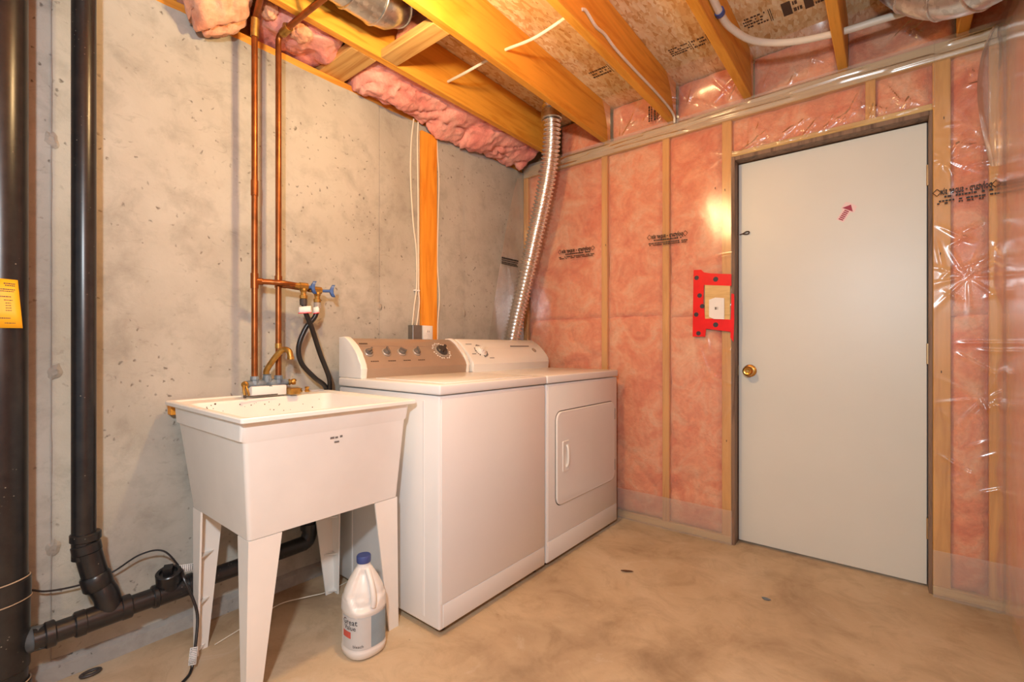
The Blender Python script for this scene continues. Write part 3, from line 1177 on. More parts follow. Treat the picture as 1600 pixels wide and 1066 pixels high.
CB = WX0 - 0.004          # back of the console
P = console_profile(CB, 0.9225, 1.103)
Pin = [(x - 0.004 if x > CB + 0.01 else x, z - 0.003 if z > 1.0 else z) for x, z in P]
bm = B()
slab_profile(bm, Pin, WY0 + 0.030, WY1 - 0.018)
con = obj('console', bm, 'console', t, angle=28)
Pout = [(x + 0.004 if x > CB + 0.01 else x, z + 0.004 if z > 1.0 else z) for x, z in P]
bm = B()
slab_profile(bm, Pout, WY0 + 0.004, WY0 + 0.036, 0.006)
obj('console_end_cap', bm, 'enamel2', con, angle=28)
bm = B()
slab_profile(bm, Pout, WY1 - 0.024, WY1 - 0.002, 0.006)
obj('console_end_cap', bm, 'enamel2', con, angle=28)


def console_at(Pr, s):
    """point on the sloped face, s from 0 at the break to 1 at the top; also its outward normal"""
    a = Vector((Pr[3][0], 0, Pr[3][1]))
    b = Vector((Pr[8][0], 0, Pr[8][1]))
    pts = [Vector((Pr[k][0], 0, Pr[k][1])) for k in range(3, 9)]
    f = s * (len(pts) - 1)
    i = min(int(f), len(pts) - 2)
    p = pts[i].lerp(pts[i + 1], f - i)
    d = (pts[i + 1] - pts[i]).normalized()
    nrm = Vector((d.z, 0, -d.x))
    if nrm.x < 0:
        nrm = -nrm
    return p, nrm, d


def dial(parent, Pr, y, s, r, mat_ring, mat_cap, ang, nm='knob', depth=0.018):
    p, nrm, d = console_at(Pr, s)
    p = Vector((p.x, y, p.z))
    bm_ = B()
    lathe(bm_, [(0.0, -0.004), (r * 1.18, -0.004), (r * 1.18, 0.004), (r * 1.02, 0.007), (0.0, 0.007)], p, nrm, 26)
    kn = obj(nm, bm_, mat_ring, parent)
    bm_ = B()
    lathe(bm_, [(0.0, 0.006), (r * 0.92, 0.006), (r * 0.86, depth * 0.75), (r * 0.7, depth), (0.0, depth)], p, nrm, 26)
    obj('knob_cap', bm_, mat_cap, kn)
    side = nrm.cross(Vector((0, 1, 0))).normalized()
    yv = Vector((0, 1, 0))
    g = (side * math.cos(ang) + yv * math.sin(ang))
    h = nrm.cross(g)
    bm_ = B()
    poly = [p + nrm * (depth - 0.002) + g * a * r * 0.9 + h * b * r * 0.22 for a, b in ((-1, -0.7), (-0.8, -1), (0.8, -1), (1, -0.7), (1, 0.7), (0.8, 1), (-0.8, 1), (-1, 0.7))]
    prism(bm_, poly, nrm * 0.011)
    obj('knob_grip', bm_, mat_cap, kn)
    return kn


for y, a in ((1.222, 0.9), (1.318, 0.1), (1.405, 2.2), (1.497, 0.15)):
    dial(con, Pin, y, 0.52, 0.0190, 'silver', 'grey', a)
big = dial(con, Pin, 1.665, 0.56, 0.036, 'silver', 'dgrey', 0.9, 'timer_dial', 0.020)
# graduated ring of small print round the timer, captions under the knobs
p, nrm, d = console_at(Pin, 0.56)
bm = B()
for k in range(26):
    if k % 7 == 6:
        continue
    a = 2 * PI * k / 26
    c = Vector((p.x, 1.665, p.z)) + nrm * 0.0012 + (d * math.cos(a) + Vector((0, 1, 0)) * math.sin(a)) * (0.050 + 0.004 * (k % 2))
    e1 = (d * math.cos(a) + Vector((0, 1, 0)) * math.sin(a)) * 0.004
    e2 = (-d * math.sin(a) + Vector((0, 1, 0)) * math.cos(a)) * 0.0032
    prism(bm, [c - e1 - e2, c + e1 - e2, c + e1 + e2, c - e1 + e2], nrm * 0.0012)
o = obj('timer_print', bm, 'white', con, smooth=False)
o['kind'] = 'stuff'
bm = B()
for y in (1.232, 1.325, 1.412, 1.50):
    p, nrm, d = console_at(Pin, 0.13)
    for k in range(4):
        c = Vector((p.x, y - 0.014 + k * 0.011, p.z)) + nrm * 0.0008
        prism(bm, [c + Vector((0, -0.0042, 0)) - d * 0.002, c + Vector((0, 0.0042, 0)) - d * 0.002, c + Vector((0, 0.0042, 0)) + d * 0.002, c + Vector((0, -0.0042, 0)) + d * 0.002], nrm * 0.001)
p, nrm, d = console_at(Pin, 0.97)
for k in range(5):
    c = Vector((p.x, 1.205 + k * 0.009, p.z)) + nrm * 0.0012
    prism(bm, [c + Vector((0, -0.0036, 0)) - d * 0.003, c + Vector((0, 0.0036, 0)) - d * 0.003, c + Vector((0, 0.0036, 0)) + d * 0.003, c + Vector((0, -0.0036, 0)) + d * 0.003], nrm * 0.001)
o = obj('console_print', bm, 'ink_brown', con, smooth=False)
o['kind'] = 'stuff'
# raised brow line across the console
p, nrm, d = console_at(Pin, 0.86)
bm = B()
pts = []
for k in range(21):
    s = k / 20
    pp, nn, dd = console_at(Pin, 0.86 - 0.30 * max(0, s - 0.55) ** 1.5)
    pts.append(Vector((pp.x, WY0 + 0.04 + s * 0.50, pp.z)))
tube(bm, pts, 0.0022, 6)
obj('console_brow', bm, 'console', con)

# ================================================================== DRYER
RX0, RX1, RY0, RY1 = -1.935, -1.268, 1.8295, 2.570
t = thing('clothes_dryer', 'white front-loading clothes dryer with square door against the pink insulated wall', 'dryer', ((RX0 + RX1) / 2, (RY0 + RY1) / 2, 0))
bm = B()
box(bm, RX0, RX1 - 0.003, RY0 + 0.002, RY1, 0.022, 0.880, 0.008, 3)
cab = obj('cabinet', bm, 'enamel', t)
bm = B()
box(bm, RX1 - 0.006, RX1 - 0.0005, RY0 + 0.010, RY1 - 0.010, 0.128, 0.872, 0.002, 2)
obj('front_panel', bm, 'enamel', cab)
bm = B()
box(bm, RX1 - 0.006, RX1 - 0.0005, RY0 + 0.010, RY1 - 0.010, 0.028, 0.124, 0.002, 2)
obj('kick_panel', bm, 'enamel', cab)
bm = B()
box(bm, RX0, RX1 + 0.003, RY0, RY1 + 0.002, 0.884, 0.9225, 0.007, 3)
obj('top_panel', bm, 'enamel', t)
for (a, b) in ((RX0 + 0.05, RY0 + 0.05), (RX1 - 0.05, RY0 + 0.05), (RX0 + 0.05, RY1 - 0.05), (RX1 - 0.05, RY1 - 0.05)):
    bm = B()
    lathe(bm, [(0.0, 0.0), (0.020, 0.0), (0.020, 0.010), (0.008, 0.012), (0.008, 0.03), (0, 0.03)], (a, b, 0.0), (0, 0, 1), 14)
    obj('foot', bm, 'rubber', t)


def yz_rr(x, y0, y1, z0, z1, r, n=6):
    c = rrect((y0 + y1) / 2, (z0 + z1) / 2, (y1 - y0) / 2, (z1 - z0) / 2, r, 0, n)
    return [Vector((x, p.x, p.y)) for p in c]


DY0, DY1, DZ0, DZ1 = 1.903, 2.515, 0.280, 0.740
bm = B()
loft(bm, [yz_rr(RX1 - 0.004, DY0 - 0.004, DY1 + 0.004, DZ0 - 0.004, DZ1 + 0.004, 0.046), yz_rr(RX1 + 0.0006, DY0 - 0.004, DY1 + 0.004, DZ0 - 0.004, DZ1 + 0.004, 0.046)])
obj('door_gap', bm, 'dgrey', cab)
bm = B()
loft(bm, [yz_rr(RX1 - 0.002, DY0, DY1, DZ0, DZ1, 0.042), yz_rr(RX1 + 0.006, DY0, DY1, DZ0, DZ1, 0.042), yz_rr(RX1 + 0.010, DY0 + 0.004, DY1 - 0.004, DZ0 + 0.004, DZ1 - 0.004, 0.040),
          yz_rr(RX1 + 0.0095, DY0 + 0.010, DY1 - 0.010, DZ0 + 0.010, DZ1 - 0.010, 0.036), yz_rr(RX1 + 0.0105, DY0 + 0.016, DY1 - 0.016, DZ0 + 0.016, DZ1 - 0.016, 0.032)])
ddoor = obj('door', bm, 'enamel', t)
bm = B()
loft(bm, [yz_rr(RX1 + 0.010, 1.948, 2.010, 0.438, 0.592, 0.006, 3), yz_rr(RX1 + 0.014, 1.950, 2.008, 0.440, 0.590, 0.006, 3), yz_rr(RX1 + 0.0145, 1.960, 1.998, 0.450, 0.580, 0.010, 3), yz_rr(RX1 + 0.0115, 1.964, 1.994, 0.456, 0.574, 0.010, 3)])
hd = obj('handle', bm, 'enamel2', ddoor)
bm = B()
tube(bm, smooth_path([(RX1 + 0.012, 1.985, 0.460), (RX1 + 0.020, 1.986, 0.478), (RX1 + 0.022, 1.986, 0.515), (RX1 + 0.020, 1.986, 0.552), (RX1 + 0.012, 1.985, 0.570)], 5), 0.006, 10)
obj('handle_bar', bm, 'enamel2', hd)
for z in (0.665, 0.365):
    bm = B()
    tube(bm, [(RX1 + 0.006, DY1 + 0.003, z - 0.032), (RX1 + 0.006, DY1 + 0.003, z + 0.032)], 0.004, 8)
    obj('hinge', bm, 'steel', ddoor)
CB2 = RX0 - 0.002
P2 = console_profile(CB2, 0.9225, 1.104, dx=0.006)
bm = B()
slab_profile(bm, P2, RY0 - 0.004 + 0.006, RY1 - 0.012, 0.010)
con2 = obj('console', bm, 'enamel2', t, angle=28)
dk = dial(con2, P2, 1.945, 0.52, 0.030, 'white', 'enamel2', 0.9, 'timer_dial', 0.020)
p, nrm, d = console_at(P2, 0.52)
bm = B()
for k in range(24):
    if k % 8 in (5, 6):
        continue
    a = 2 * PI * k / 24
    c = Vector((p.x, 1.945, p.z)) + nrm * 0.0012 + (d * math.cos(a) + Vector((0, 1, 0)) * math.sin(a)) * 0.043
    e1 = (d * math.cos(a) + Vector((0, 1, 0)) * math.sin(a)) * (0.0036 if k % 3 else 0.006)
    e2 = (-d * math.sin(a) + Vector((0, 1, 0)) * math.cos(a)) * 0.0034
    prism(bm, [c - e1 - e2, c + e1 - e2, c + e1 + e2, c - e1 + e2], nrm * 0.0012)
for (s, y0_, n_) in ((0.93, 1.865, 6), (0.35, 1.860, 4), (0.12, 1.985, 5)):
    p, nrm, d = console_at(P2, s)
    for k in range(n_):
        c = Vector((p.x, y0_ + k * 0.008, p.z)) + nrm * 0.0012
        prism(bm, [c + Vector((0, -0.003, 0)) - d * 0.002, c + Vector((0, 0.003, 0)) - d * 0.002, c + Vector((0, 0.003, 0)) + d * 0.002, c + Vector((0, -0.003, 0)) + d * 0.002], nrm * 0.001)
o = obj('console_print', bm, 'ink_grey', con2, smooth=False)
o['kind'] = 'stuff'
bm = B()
p, nrm, d = console_at(P2, 0.80)
c = Vector((p.x, 2.24, p.z)) + nrm * 0.001
prism(bm, [c - d * 0.003, c + Vector((0, 0.19, 0)) - d * 0.003, c + Vector((0, 0.19, 0)) + d * 0.003, c + d * 0.003], nrm * 0.0018)
obj('console_trim', bm, 'grey', con2, smooth=False)
p, nrm, d = console_at(P2, 0.52)
bm = B()
lathe(bm, [(0.0, -0.003), (0.017, -0.003), (0.017, 0.004), (0.013, 0.006), (0.011, 0.004), (0.0, 0.004)], Vector((p.x, 2.452, p.z)), nrm, 20)
obj('start_button', bm, 'silver', con2)

# ================================================================== UTILITY SINK
SX0, SX1, SY0, SY1, SZ_ = -2.042, -1.366, 0.519, 1.122, 0.864
scx, scy = (SX0 + SX1) / 2, (SY0 + SY1) / 2
hx, hy = (SX1 - SX0) / 2, (SY1 - SY0) / 2
t = thing('utility_sink', 'white plastic laundry sink on four tapered legs beside the washer', 'sink', (scx, scy, 0))


def sr(x0, x1, y0, y1, z, r):
    return rrect((x0 + x1) / 2, (y0 + y1) / 2, (x1 - x0) / 2, (y1 - y0) / 2, r, z, 6)


bm = B()
rings = [
    sr(-1.875, -1.452, 0.582, 1.066, 0.500, 0.012), sr(-1.893, -1.433, 0.564, 1.084, 0.501, 0.012), sr(-1.894, -1.432, 0.563, 1.085, 0.504, 0.012),
    sr(-1.962, -1.402, 0.540, 1.100, 0.788, 0.014), sr(-1.963, -1.401, 0.539, 1.101, 0.791, 0.014),
    sr(-1.969, -1.3995, 0.532, 1.108, 0.795, 0.016), sr(-1.974, -1.390, 0.529, 1.111, 0.846, 0.016),
    sr(SX0 + 0.002, SX1 - 0.002, SY0 + 0.002, SY1 - 0.002, 0.850, 0.008), sr(SX0, SX1, SY0, SY1, 0.852, 0.008), sr(SX0, SX1, SY0, SY1, 0.862, 0.008),
    sr(SX0 + 0.003, SX1 - 0.003, SY0 + 0.003, SY1 - 0.003, 0.8655, 0.008),
    sr(SX0 + 0.020, SX1 - 0.020, SY0 + 0.020, SY1 - 0.020, 0.8650, 0.012), sr(SX0 + 0.024, SX1 - 0.024, SY0 + 0.024, SY1 - 0.024, 0.8605, 0.016)]
# inside of the bowl, leaving a ledge at the wall side
icx = scx + 0.042
inner = lambda dx, dy, z, r: rrect(icx, scy, hx - 0.042 - dx, hy - dy, r, z, 6)
rings += [inner(0.034, 0.036, 0.8590, 0.035), inner(0.042, 0.042, 0.848, 0.035), inner(0.062, 0.062, 0.62, 0.045), inner(0.085, 0.085, 0.535, 0.06), inner(0.20, 0.20, 0.524, 0.05)]
loft(bm, rings)
basin = obj('basin', bm, 'tub', t, angle=40)
# drain in the bowl
bm = B()
lathe(bm, [(0.0, 0.0), (0.045, 0.0), (0.045, 0.004), (0.036, 0.005), (0.030, 0.001), (0, 0.001)], (icx, scy, 0.5245), (0, 0, 1), 24)
obj('drain_strainer', bm, 'steel', basin)
# rusty specks on the wall side of the bowl
bm = B()
rnd = random.Random(12)
for k in range(26):
    y = rnd.uniform(0.60, 1.05)
    z = rnd.uniform(0.800, 0.852)
    r = rnd.uniform(0.0012, 0.0038)
    xw = icx - (hx - 0.042 - 0.042 - 0.020 * (0.848 - z) / 0.228)
    lathe(bm, [(0, -0.002), (r, -0.002), (r * 0.7, 0.0006), (0, 0.0008)], (xw, y, z), (1, 0, 0), 7)
o = obj('rust_speck', bm, 'ink_brown', basin)
o['kind'] = 'stuff'
# moulded mark on the front
bm = B()
xf = -1.4035
for (y, z, wd, hh) in ((0.800, 0.762, 0.014, 0.007), (0.817, 0.762, 0.010, 0.006), (0.834, 0.763, 0.009, 0.007), (0.815, 0.748, 0.016, 0.005)):
    box(bm, xf - 0.012, xf, y, y + wd, z, z + hh)
o = obj('maker_mark', bm, 'ink_grey', basin, smooth=False)
o['kind'] = 'stuff'


# dirt crumbs along the bowl are in the tub's own mottling; four angle legs
def leg(cx, cy, sx, sy):
    """L-section leg, corner at outside (sx,sy), tapering to the foot"""
    bm_ = B()
    th = 0.006
    topx, topy = cx[1], cy[1]
    fx, fy = cx[0], cy[0]

    def section(x, y, w1, w2, z):
        pts = [(0, 0), (-w1, 0), (-w1, -th), (-th * 1.2, -th), (-th, -th * 1.2), (-th, -w2), (0, -w2)]
        return [Vector((x + sx * a, y + sy * b, z)) for a, b in pts]
    n = 10
    rings_ = []
    for k in range(n + 1):
        s = k / n
        z = 0.499 * s
        x = fx + (topx - fx) * s
        y = fy + (topy - fy) * s
        w1 = 0.036 + (0.076 - 0.036) * s
        w2 = 0.042 + (0.096 - 0.042) * s
        rings_.append(section(x, y, w1, w2, z))
    loft(bm_, rings_)
    # two stiffening webs inside the angle
    for z in (0.012, 0.17, 0.33):
        s = z / 0.499
        x = fx + (topx - fx) * s
        y = fy + (topy - fy) * s
        w1 = (0.036 + 0.040 * s) * 0.8
        w2 = (0.042 + 0.054 * s) * 0.8
        q = [Vector((x - sx * th, y - sy * th, z)), Vector((x - sx * w1, y - sy * th, z)), Vector((x - sx * th, y - sy * w2, z))]
        prism(bm_, q, (0, 0, 0.005))
    return obj('leg', bm_, 'tub', t, angle=30)


leg((-1.472, -1.4325), (0.572, 0.5635), 1, -1)
leg((-1.450, -1.4325), (1.104, 1.0845), 1, 1)
leg((-1.878, -1.8935), (0.560, 0.5635), -1, -1)
leg((-1.872, -1.8935), (1.086, 1.0845), -1, 1)
# wooden cleat under the back of the rim, screwed to the wall
bm = B()
box(bm, XC + 0.003, XC + 0.045, 0.535, 1.10, 0.812, 0.846, 0.002, 1)
tag(obj('wall_cleat', bm, 'furring'), 'short orange wooden cleat on the concrete under the sink rim', 'cleat')

# ---- faucet on the back ledge
FX = -1.955
PY1, PY2 = 0.792, 0.885
t = thing('sink_faucet', 'corroded two-handle laundry faucet with a brass gooseneck spout on the sink ledge', 'faucet', (FX, (PY1 + PY2) / 2, 0.8655))
bm = B()
box(bm, FX - 0.018, FX + 0.030, 0.770, 0.905, 0.8655, 0.905, 0.004, 2)
obj('mount_block', bm, 'white', t)
bm = B()
tube(bm, smooth_path([(FX, 0.755, 0.913), (FX, 0.79, 0.914), (FX, 0.84, 0.914), (FX, 0.885, 0.914), (FX, 0.925, 0.913)], 4), [0.011 + 0.004 * abs(math.sin(k * 0.8)) for k in range(17)], 14)
lathe(bm, [(0, 0), (0.016, 0.0), (0.018, 0.014), (0.014, 0.030), (0.017, 0.034), (0.0, 0.036)], (FX, 0.84, 0.916), (0, 0, 1), 16)
lathe(bm, [(0, 0), (0.012, 0.0), (0.012, 0.022), (0.0, 0.022)], (FX + 0.006, 0.842, 0.898), (1, 0, -0.2), 14)
bod = obj('faucet_body', bm, 'verdigris', t)
for y in (PY1, PY2):
    bm = B()
    lathe(bm, [(0, 0), (0.016, 0.0), (0.017, 0.010), (0.015, 0.018), (0.017, 0.020), (0.016, 0.034), (0.0, 0.034)], (FX, y, 0.910), (0, 0, 1), 8)
    obj('union_nut', bm, 'verdigris', t, angle=20)
bm = B()
tube(bm, smooth_path([(FX, 0.838, 0.945), (FX + 0.004, 0.836, 0.965), (FX + 0.020, 0.850, 1.000), (FX + 0.040, 0.868, 1.035), (FX + 0.056, 0.882, 1.050), (FX + 0.074, 0.893, 1.043), (FX + 0.082, 0.896, 1.020)], 6), 0.0115, 16)
lathe(bm, [(0, 0), (0.0135, 0.0), (0.0135, 0.012), (0.0, 0.012)], (FX + 0.082, 0.8965, 1.010), (0, 0, 1), 14)
obj('spout', bm, 'oldbrass', t)
# left lever hangs down, right one stands out
bm = B()
lathe(bm, [(0, 0), (0.012, 0.0), (0.014, 0.006), (0.011, 0.014), (0.0, 0.016)], (FX + 0.008, 0.758, 0.914), (0.5, -1, 0), 14)
tube(bm, smooth_path([(FX + 0.012, 0.747, 0.914), (FX + 0.022, 0.744, 0.895), (FX + 0.028, 0.746, 0.872)], 4), [0.0055] * 9, 10)
tube(bm, smooth_path([(FX + 0.015, 0.752, 0.914), (FX + 0.028, 0.754, 0.895), (FX + 0.034, 0.758, 0.872)], 4), [0.0045] * 9, 10)
obj('handle', bm, 'oldbrass', t)
bm = B()
lathe(bm, [(0, 0), (0.010, 0.0), (0.014, 0.006), (0.009, 0.012), (0.013, 0.018), (0.013, 0.028), (0.0, 0.030)], (FX + 0.004, 0.922, 0.913), (0.1, 1, 0.05), 12)
tube(bm, [(FX + 0.004, 0.938, 0.914), (FX + 0.016, 0.950, 0.922)], 0.005, 8)
obj('handle', bm, 'oldbrass', t)
bm = B()
box(bm, FX + 0.006, FX + 0.060, 0.905, 0.948, 0.8655, 0.890, 0.003, 1)
tag(obj('soap_block', bm, 'oldbrass'), 'small brown block beside the faucet on the sink ledge', 'block')
# short rod lying by the left handle and brass bits on the rim
bm = B()
tube(bm, [(FX + 0.055, 0.735, 0.871), (FX + 0.050, 0.80, 0.871), (FX + 0.048, 0.86, 0.871)], 0.0022, 6)
lathe(bm, [(0, 0), (0.006, 0.0), (0.006, 0.008), (0, 0.008)], (FX + 0.056, 0.730, 0.8715), (0, 1, 0), 8)
tag(obj('metal_rod', bm, 'dgrey'), 'thin dark metal rod lying on the sink ledge', 'rod')
for k, (y, dx_) in enumerate(((0.985, 0.0), (1.010, 0.012))):
    bm = B()
    lathe(bm, [(0, 0), (0.009, 0.0), (0.011, 0.006), (0.007, 0.010), (0.010, 0.016 + 0.006 * k), (0.0, 0.018 + 0.006 * k)], (FX - 0.02 + dx_, y, 0.8655), (0, 0, 1), 10)
    tag(obj('brass_fitting', bm, 'brass'), ['small loose brass fitting on the sink ledge, nearer the faucet', 'small loose brass fitting on the sink ledge, nearer the washer'][k], 'fitting')

# ================================================================== COPPER SUPPLY PIPES AND WASHER VALVES
RC = 0.0115
zt = 1.322


def ring_on(p0, p1, r):
    bm_ = B()
    tube(bm_, [p0, p1], r, 16)
    return bm_


t = thing('copper_pipe', 'copper supply pipe left of its twin, with the branch to the washer taps', 'pipe', (FX, PY1, 0.94))
bm = B()
tube(bm, [(FX, PY1, 0.938), (FX, PY1, 2.30)] + smooth_path([(FX, PY1, 2.335), (FX + 0.012, PY1 - 0.002, 2.356), (FX + 0.04, PY1 - 0.008, 2.368), (FX + 0.13, PY1 - 0.03, 2.372)], 5), RC, 16)
obj('riser', bm, 'copper', t)
bm = ring_on((FX, PY1, zt - 0.030), (FX, PY1, zt + 0.030), RC + 0.0028)
tube(bm, [(FX, PY1, zt), (FX + 0.001, PY1 + 0.030, zt)], RC + 0.0028, 16)
obj('tee', bm, 'copper', t)
obj('coupling', ring_on((FX, PY1, 1.66), (FX, PY1, 1.72), RC + 0.002), 'copper', t)
obj('elbow', ring_on((FX, PY1, 2.29), (FX + 0.012, PY1 - 0.002, 2.356), RC + 0.0035), 'oldbrass', t)
bm = B()
VX = FX + 0.036
tube(bm, smooth_path([(FX + 0.002, PY1 + 0.02, zt), (FX + 0.018, PY1 + 0.06, zt), (VX, PY1 + 0.095, zt - 0.002), (VX, 0.955, zt - 0.006)], 5), RC, 16)
obj('branch', bm, 'copper', t)


def valve(t_, y, z, nx_, wheel_at, wheel_dir, tail=0.02):
    bm_ = B()
    tube(bm_, [(nx_, y - 0.040, z), (nx_, y - 0.018, z), (nx_, y - 0.016, z), (nx_, y + 0.016, z), (nx_, y + 0.018, z), (nx_, y + tail, z)], [0.0125, 0.0125, 0.0155, 0.0155, 0.0115, 0.0115], 14)
    lathe(bm_, [(0, 0), (0.013, 0.0), (0.015, 0.010), (0.011, 0.018), (0.011, 0.028), (0.0155, 0.030), (0.0155, 0.044), (0.012, 0.046), (0.012, 0.056), (0.0, 0.056)], (nx_, y, z - 0.008), (0.0, 0.0, -1), 12)
    vb = obj('valve_body', bm_, 'oldbrass', t_, angle=25)
    bm_ = B()
    wd = Vector(wheel_dir).normalized()
    wa = Vector(wheel_at)
    tube(bm_, [Vector((nx_, y, z)), wa - wd * 0.03, wa], 0.0065, 10)
    a = Vector((0, 0, 1))
    b = wd.cross(a).normalized()
    # waisted two-lobed handle
    n = 28
    r0 = []
    r1 = []
    for k in range(n):
        g = 2 * PI * k / n
        rr_ = 0.0120 + 0.0100 * math.cos(g) ** 2
        pt = wa + a * rr_ * 1.25 * math.cos(g) + b * rr_ * math.sin(g)
        r0.append(pt - wd * 0.005 + wd * 0.010 * abs(math.cos(g)) ** 3)
        r1.append(pt + wd * 0.008 + wd * 0.010 * abs(math.cos(g)) ** 3)
    loft(bm_, [r0, r1])
    obj('valve_handle', bm_, 'blue', vb)
    return vb


valve(t, 0.972, zt - 0.006, VX, (VX + 0.010, 1.005, zt - 0.008), (0.35, 1, 0), 0.014)
t2 = thing('copper_pipe', 'copper supply pipe right of its twin, behind the washer tap branch', 'pipe', (FX, PY2, 0.94))
bm = B()
tube(bm, [(FX, PY2, 0.938), (FX, PY2, 2.30), (FX, PY2, 2.322)] + smooth_path([(FX + 0.006, PY2 + 0.001, 2.334), (FX + 0.03, PY2 + 0.002, 2.342), (FX + 0.20, PY2 + 0.006, 2.344), (FX + 0.55, PY2 + 0.02, 2.344)], 4), RC, 16)
obj('riser', bm, 'copper', t2)
bm = ring_on((FX, PY2, zt - 0.018), (FX, PY2, zt + 0.030), RC + 0.0028)
tube(bm, [(FX, PY2, zt - 0.004), (FX - 0.002, PY2 + 0.03, zt - 0.005)], RC + 0.0018, 14)
obj('tee', bm, 'copper', t2)
obj('coupling', ring_on((FX, PY2, 1.055), (FX, PY2, 1.075), RC + 0.0015), 'oldbrass', t2)
bm = B()
tube(bm, smooth_path([(FX - 0.002, PY2 + 0.02, zt - 0.005), (FX - 0.002, 0.95, zt - 0.008), (FX + 0.002, 1.00, zt - 0.011), (FX + 0.010, 1.028, zt - 0.013)], 5), RC * 0.95, 14)
obj('branch', bm, 'copper', t2)
valve(t2, 1.046, zt - 0.014, FX + 0.012, (FX + 0.030, 1.100, zt - 0.014), (0.4, 1, 0.05), 0.020)
bm = B()
tube(bm, [(FX + 0.030, PY2 + 0.003, 2.340), (FX + 0.085, PY2 + 0.004, 2.3435)], RC + 0.005, 14)
lathe(bm, [(0, 0), (0.014, 0.0), (0.014, 0.02), (0, 0.022)], (FX + 0.06, PY2 + 0.003, 2.35), (-0.3, 0.2, 1), 10)
obj('stop_valve', bm, 'oldbrass', t2)

# ---- hoses
HZ = zt - 0.072


def hose(pts, label, tagp, seed):
    th = thing('washer_hose', label, 'hose', pts[-1])
    bm_ = B()
    sp = smooth_path(pts, 8)
    tube(bm_, sp, 0.0105, 14)
    obj('hose', bm_, 'rubber', th)
    a = Vector(pts[0])
    b = (Vector(pts[1]) - a).normalized()
    bm_ = B()
    tube(bm_, [a + Vector((0, 0, 0.016)), a + Vector((0, 0, 0.012)), a - Vector((0, 0, 0.010))], [0.0145, 0.0155, 0.0145], 12)
    obj('coupling', bm_, 'dgrey' if seed == 1 else 'silver', th, angle=20)
    bm_ = B()
    n = 9
    c = a + b * tagp
    fw = Vector((0.85, -0.5, 0))
    sd = Vector((0.5, 0.85, 0))
    g0, g1 = [], []
    for k in range(n):
        s = -1 + 2 * k / (n - 1)
        g0.append(c + sd * s * (0.024 if seed == 1 else 0.012) + fw * (0.015 - 0.006 * s * s) + Vector((0, 0, 0.014 + 0.003 * s)))
        g1.append(c + sd * s * (0.026 if seed == 1 else 0.013) + fw * (0.016 - 0.006 * s * s) + Vector((0, 0, -0.014 + 0.002 * s)))
    loft(bm_, [g0, g1], closed=False)
    tg = obj('paper_tag', bm_, 'white', th, solid=0.0008)
    bm_ = B()
    tube(bm_, [p_ + fw * 0.001 for p_ in g1], 0.0016, 6)
    obj('red_edge', bm_, 'red', tg)
    return th


hose([(VX, 0.972, zt - 0.076), (VX + 0.002, 0.982, zt - 0.12), (FX + 0.030, 1.012, 1.14), (FX + 0.010, 1.060, 1.03), (FX - 0.006, 1.110, 0.925), (FX - 0.030, 1.128, 0.86), (FX - 0.045, 1.135, 0.70)],
     'black washer hose hanging straight from the left tap down behind the washer', 0.030, 1)
hose([(FX + 0.012, 1.046, zt - 0.084), (FX + 0.010, 1.036, zt - 0.13), (FX - 0.002, 1.000, 1.14), (FX - 0.012, 0.975, 1.06), (FX - 0.016, 0.990, 0.99), (FX - 0.020, 1.050, 0.925), (FX - 0.035, 1.112, 0.875), (FX - 0.070, 1.140, 0.78)],
     'black washer hose looping left from the right tap and crossing the other hose', 0.018, 2)

# ================================================================== DRYER VENT, CEILING DUCTS
t = thing('dryer_vent', 'ribbed silver foil vent duct rising from the dryer to the ceiling', 'vent duct', (-2.0, 2.44, 0.75))
path = smooth_path([(-1.985, 2.425, 0.70), (-1.985, 2.43, 1.00), (-1.965, 2.435, 1.15), (-1.885, 2.445, 1.45), (-1.785, 2.44, 1.78), (-1.690, 2.425, 2.08), (-1.635, 2.400, 2.28), (-1.615, 2.380, 2.42), (-1.610, 2.37, 2.56)], 40)
# even arc-length samples, then ribs
L = [0.0]
for a, b in zip(path[:-1], path[1:]):
    L.append(L[-1] + (b - a).length)
tot = L[-1]
pitch = 0.024
ns = int(tot / pitch * 6)
pp, rr = [], []
j = 0
for k in range(ns + 1):
    s = tot * k / ns
    while j < len(L) - 2 and L[j + 1] < s:
        j += 1
    f = (s - L[j]) / max(1e-9, L[j + 1] - L[j])
    pp.append(path[j].lerp(path[j + 1], f))
    ph = (s / pitch) % 1.0
    rr.append(0.0510 + 0.0070 * math.cos(2 * PI * ph) + 0.0012 * fbm((s * 9, 0, 0), 3.0))
bm = B()
tube(bm, pp, rr, 26)
obj('flex_duct', bm, 'foil', t, angle=70)
bm = B()
lathe(bm, [(0.059, 0.0), (0.064, 0.004), (0.064, 0.05), (0.059, 0.054)], (-1.611, 2.372, 2.45), (0, 0, 1), 26)
obj('clamp_collar', bm, 'galv', t)


def round_duct(name, label, path_, r, rings_, beads, loc, seams=True):
    th = thing(name, label, 'duct', loc)
    bm_ = B()
    tube(bm_, path_, r, 36)
    obj('duct_tube', bm_, 'galv', th, angle=60)
    for (c, d_, rr_) in beads:
        c = Vector(c)
        d_ = Vector(d_).normalized()
        bm2 = B()
        lathe(bm2, [(rr_ - 0.002, -0.006), (rr_ + 0.004, -0.003), (rr_ + 0.005, 0.0), (rr_ + 0.004, 0.003), (rr_ - 0.002, 0.006)], c, d_, 36)
        obj('seam_ring', bm2, 'galv', th)
    return th


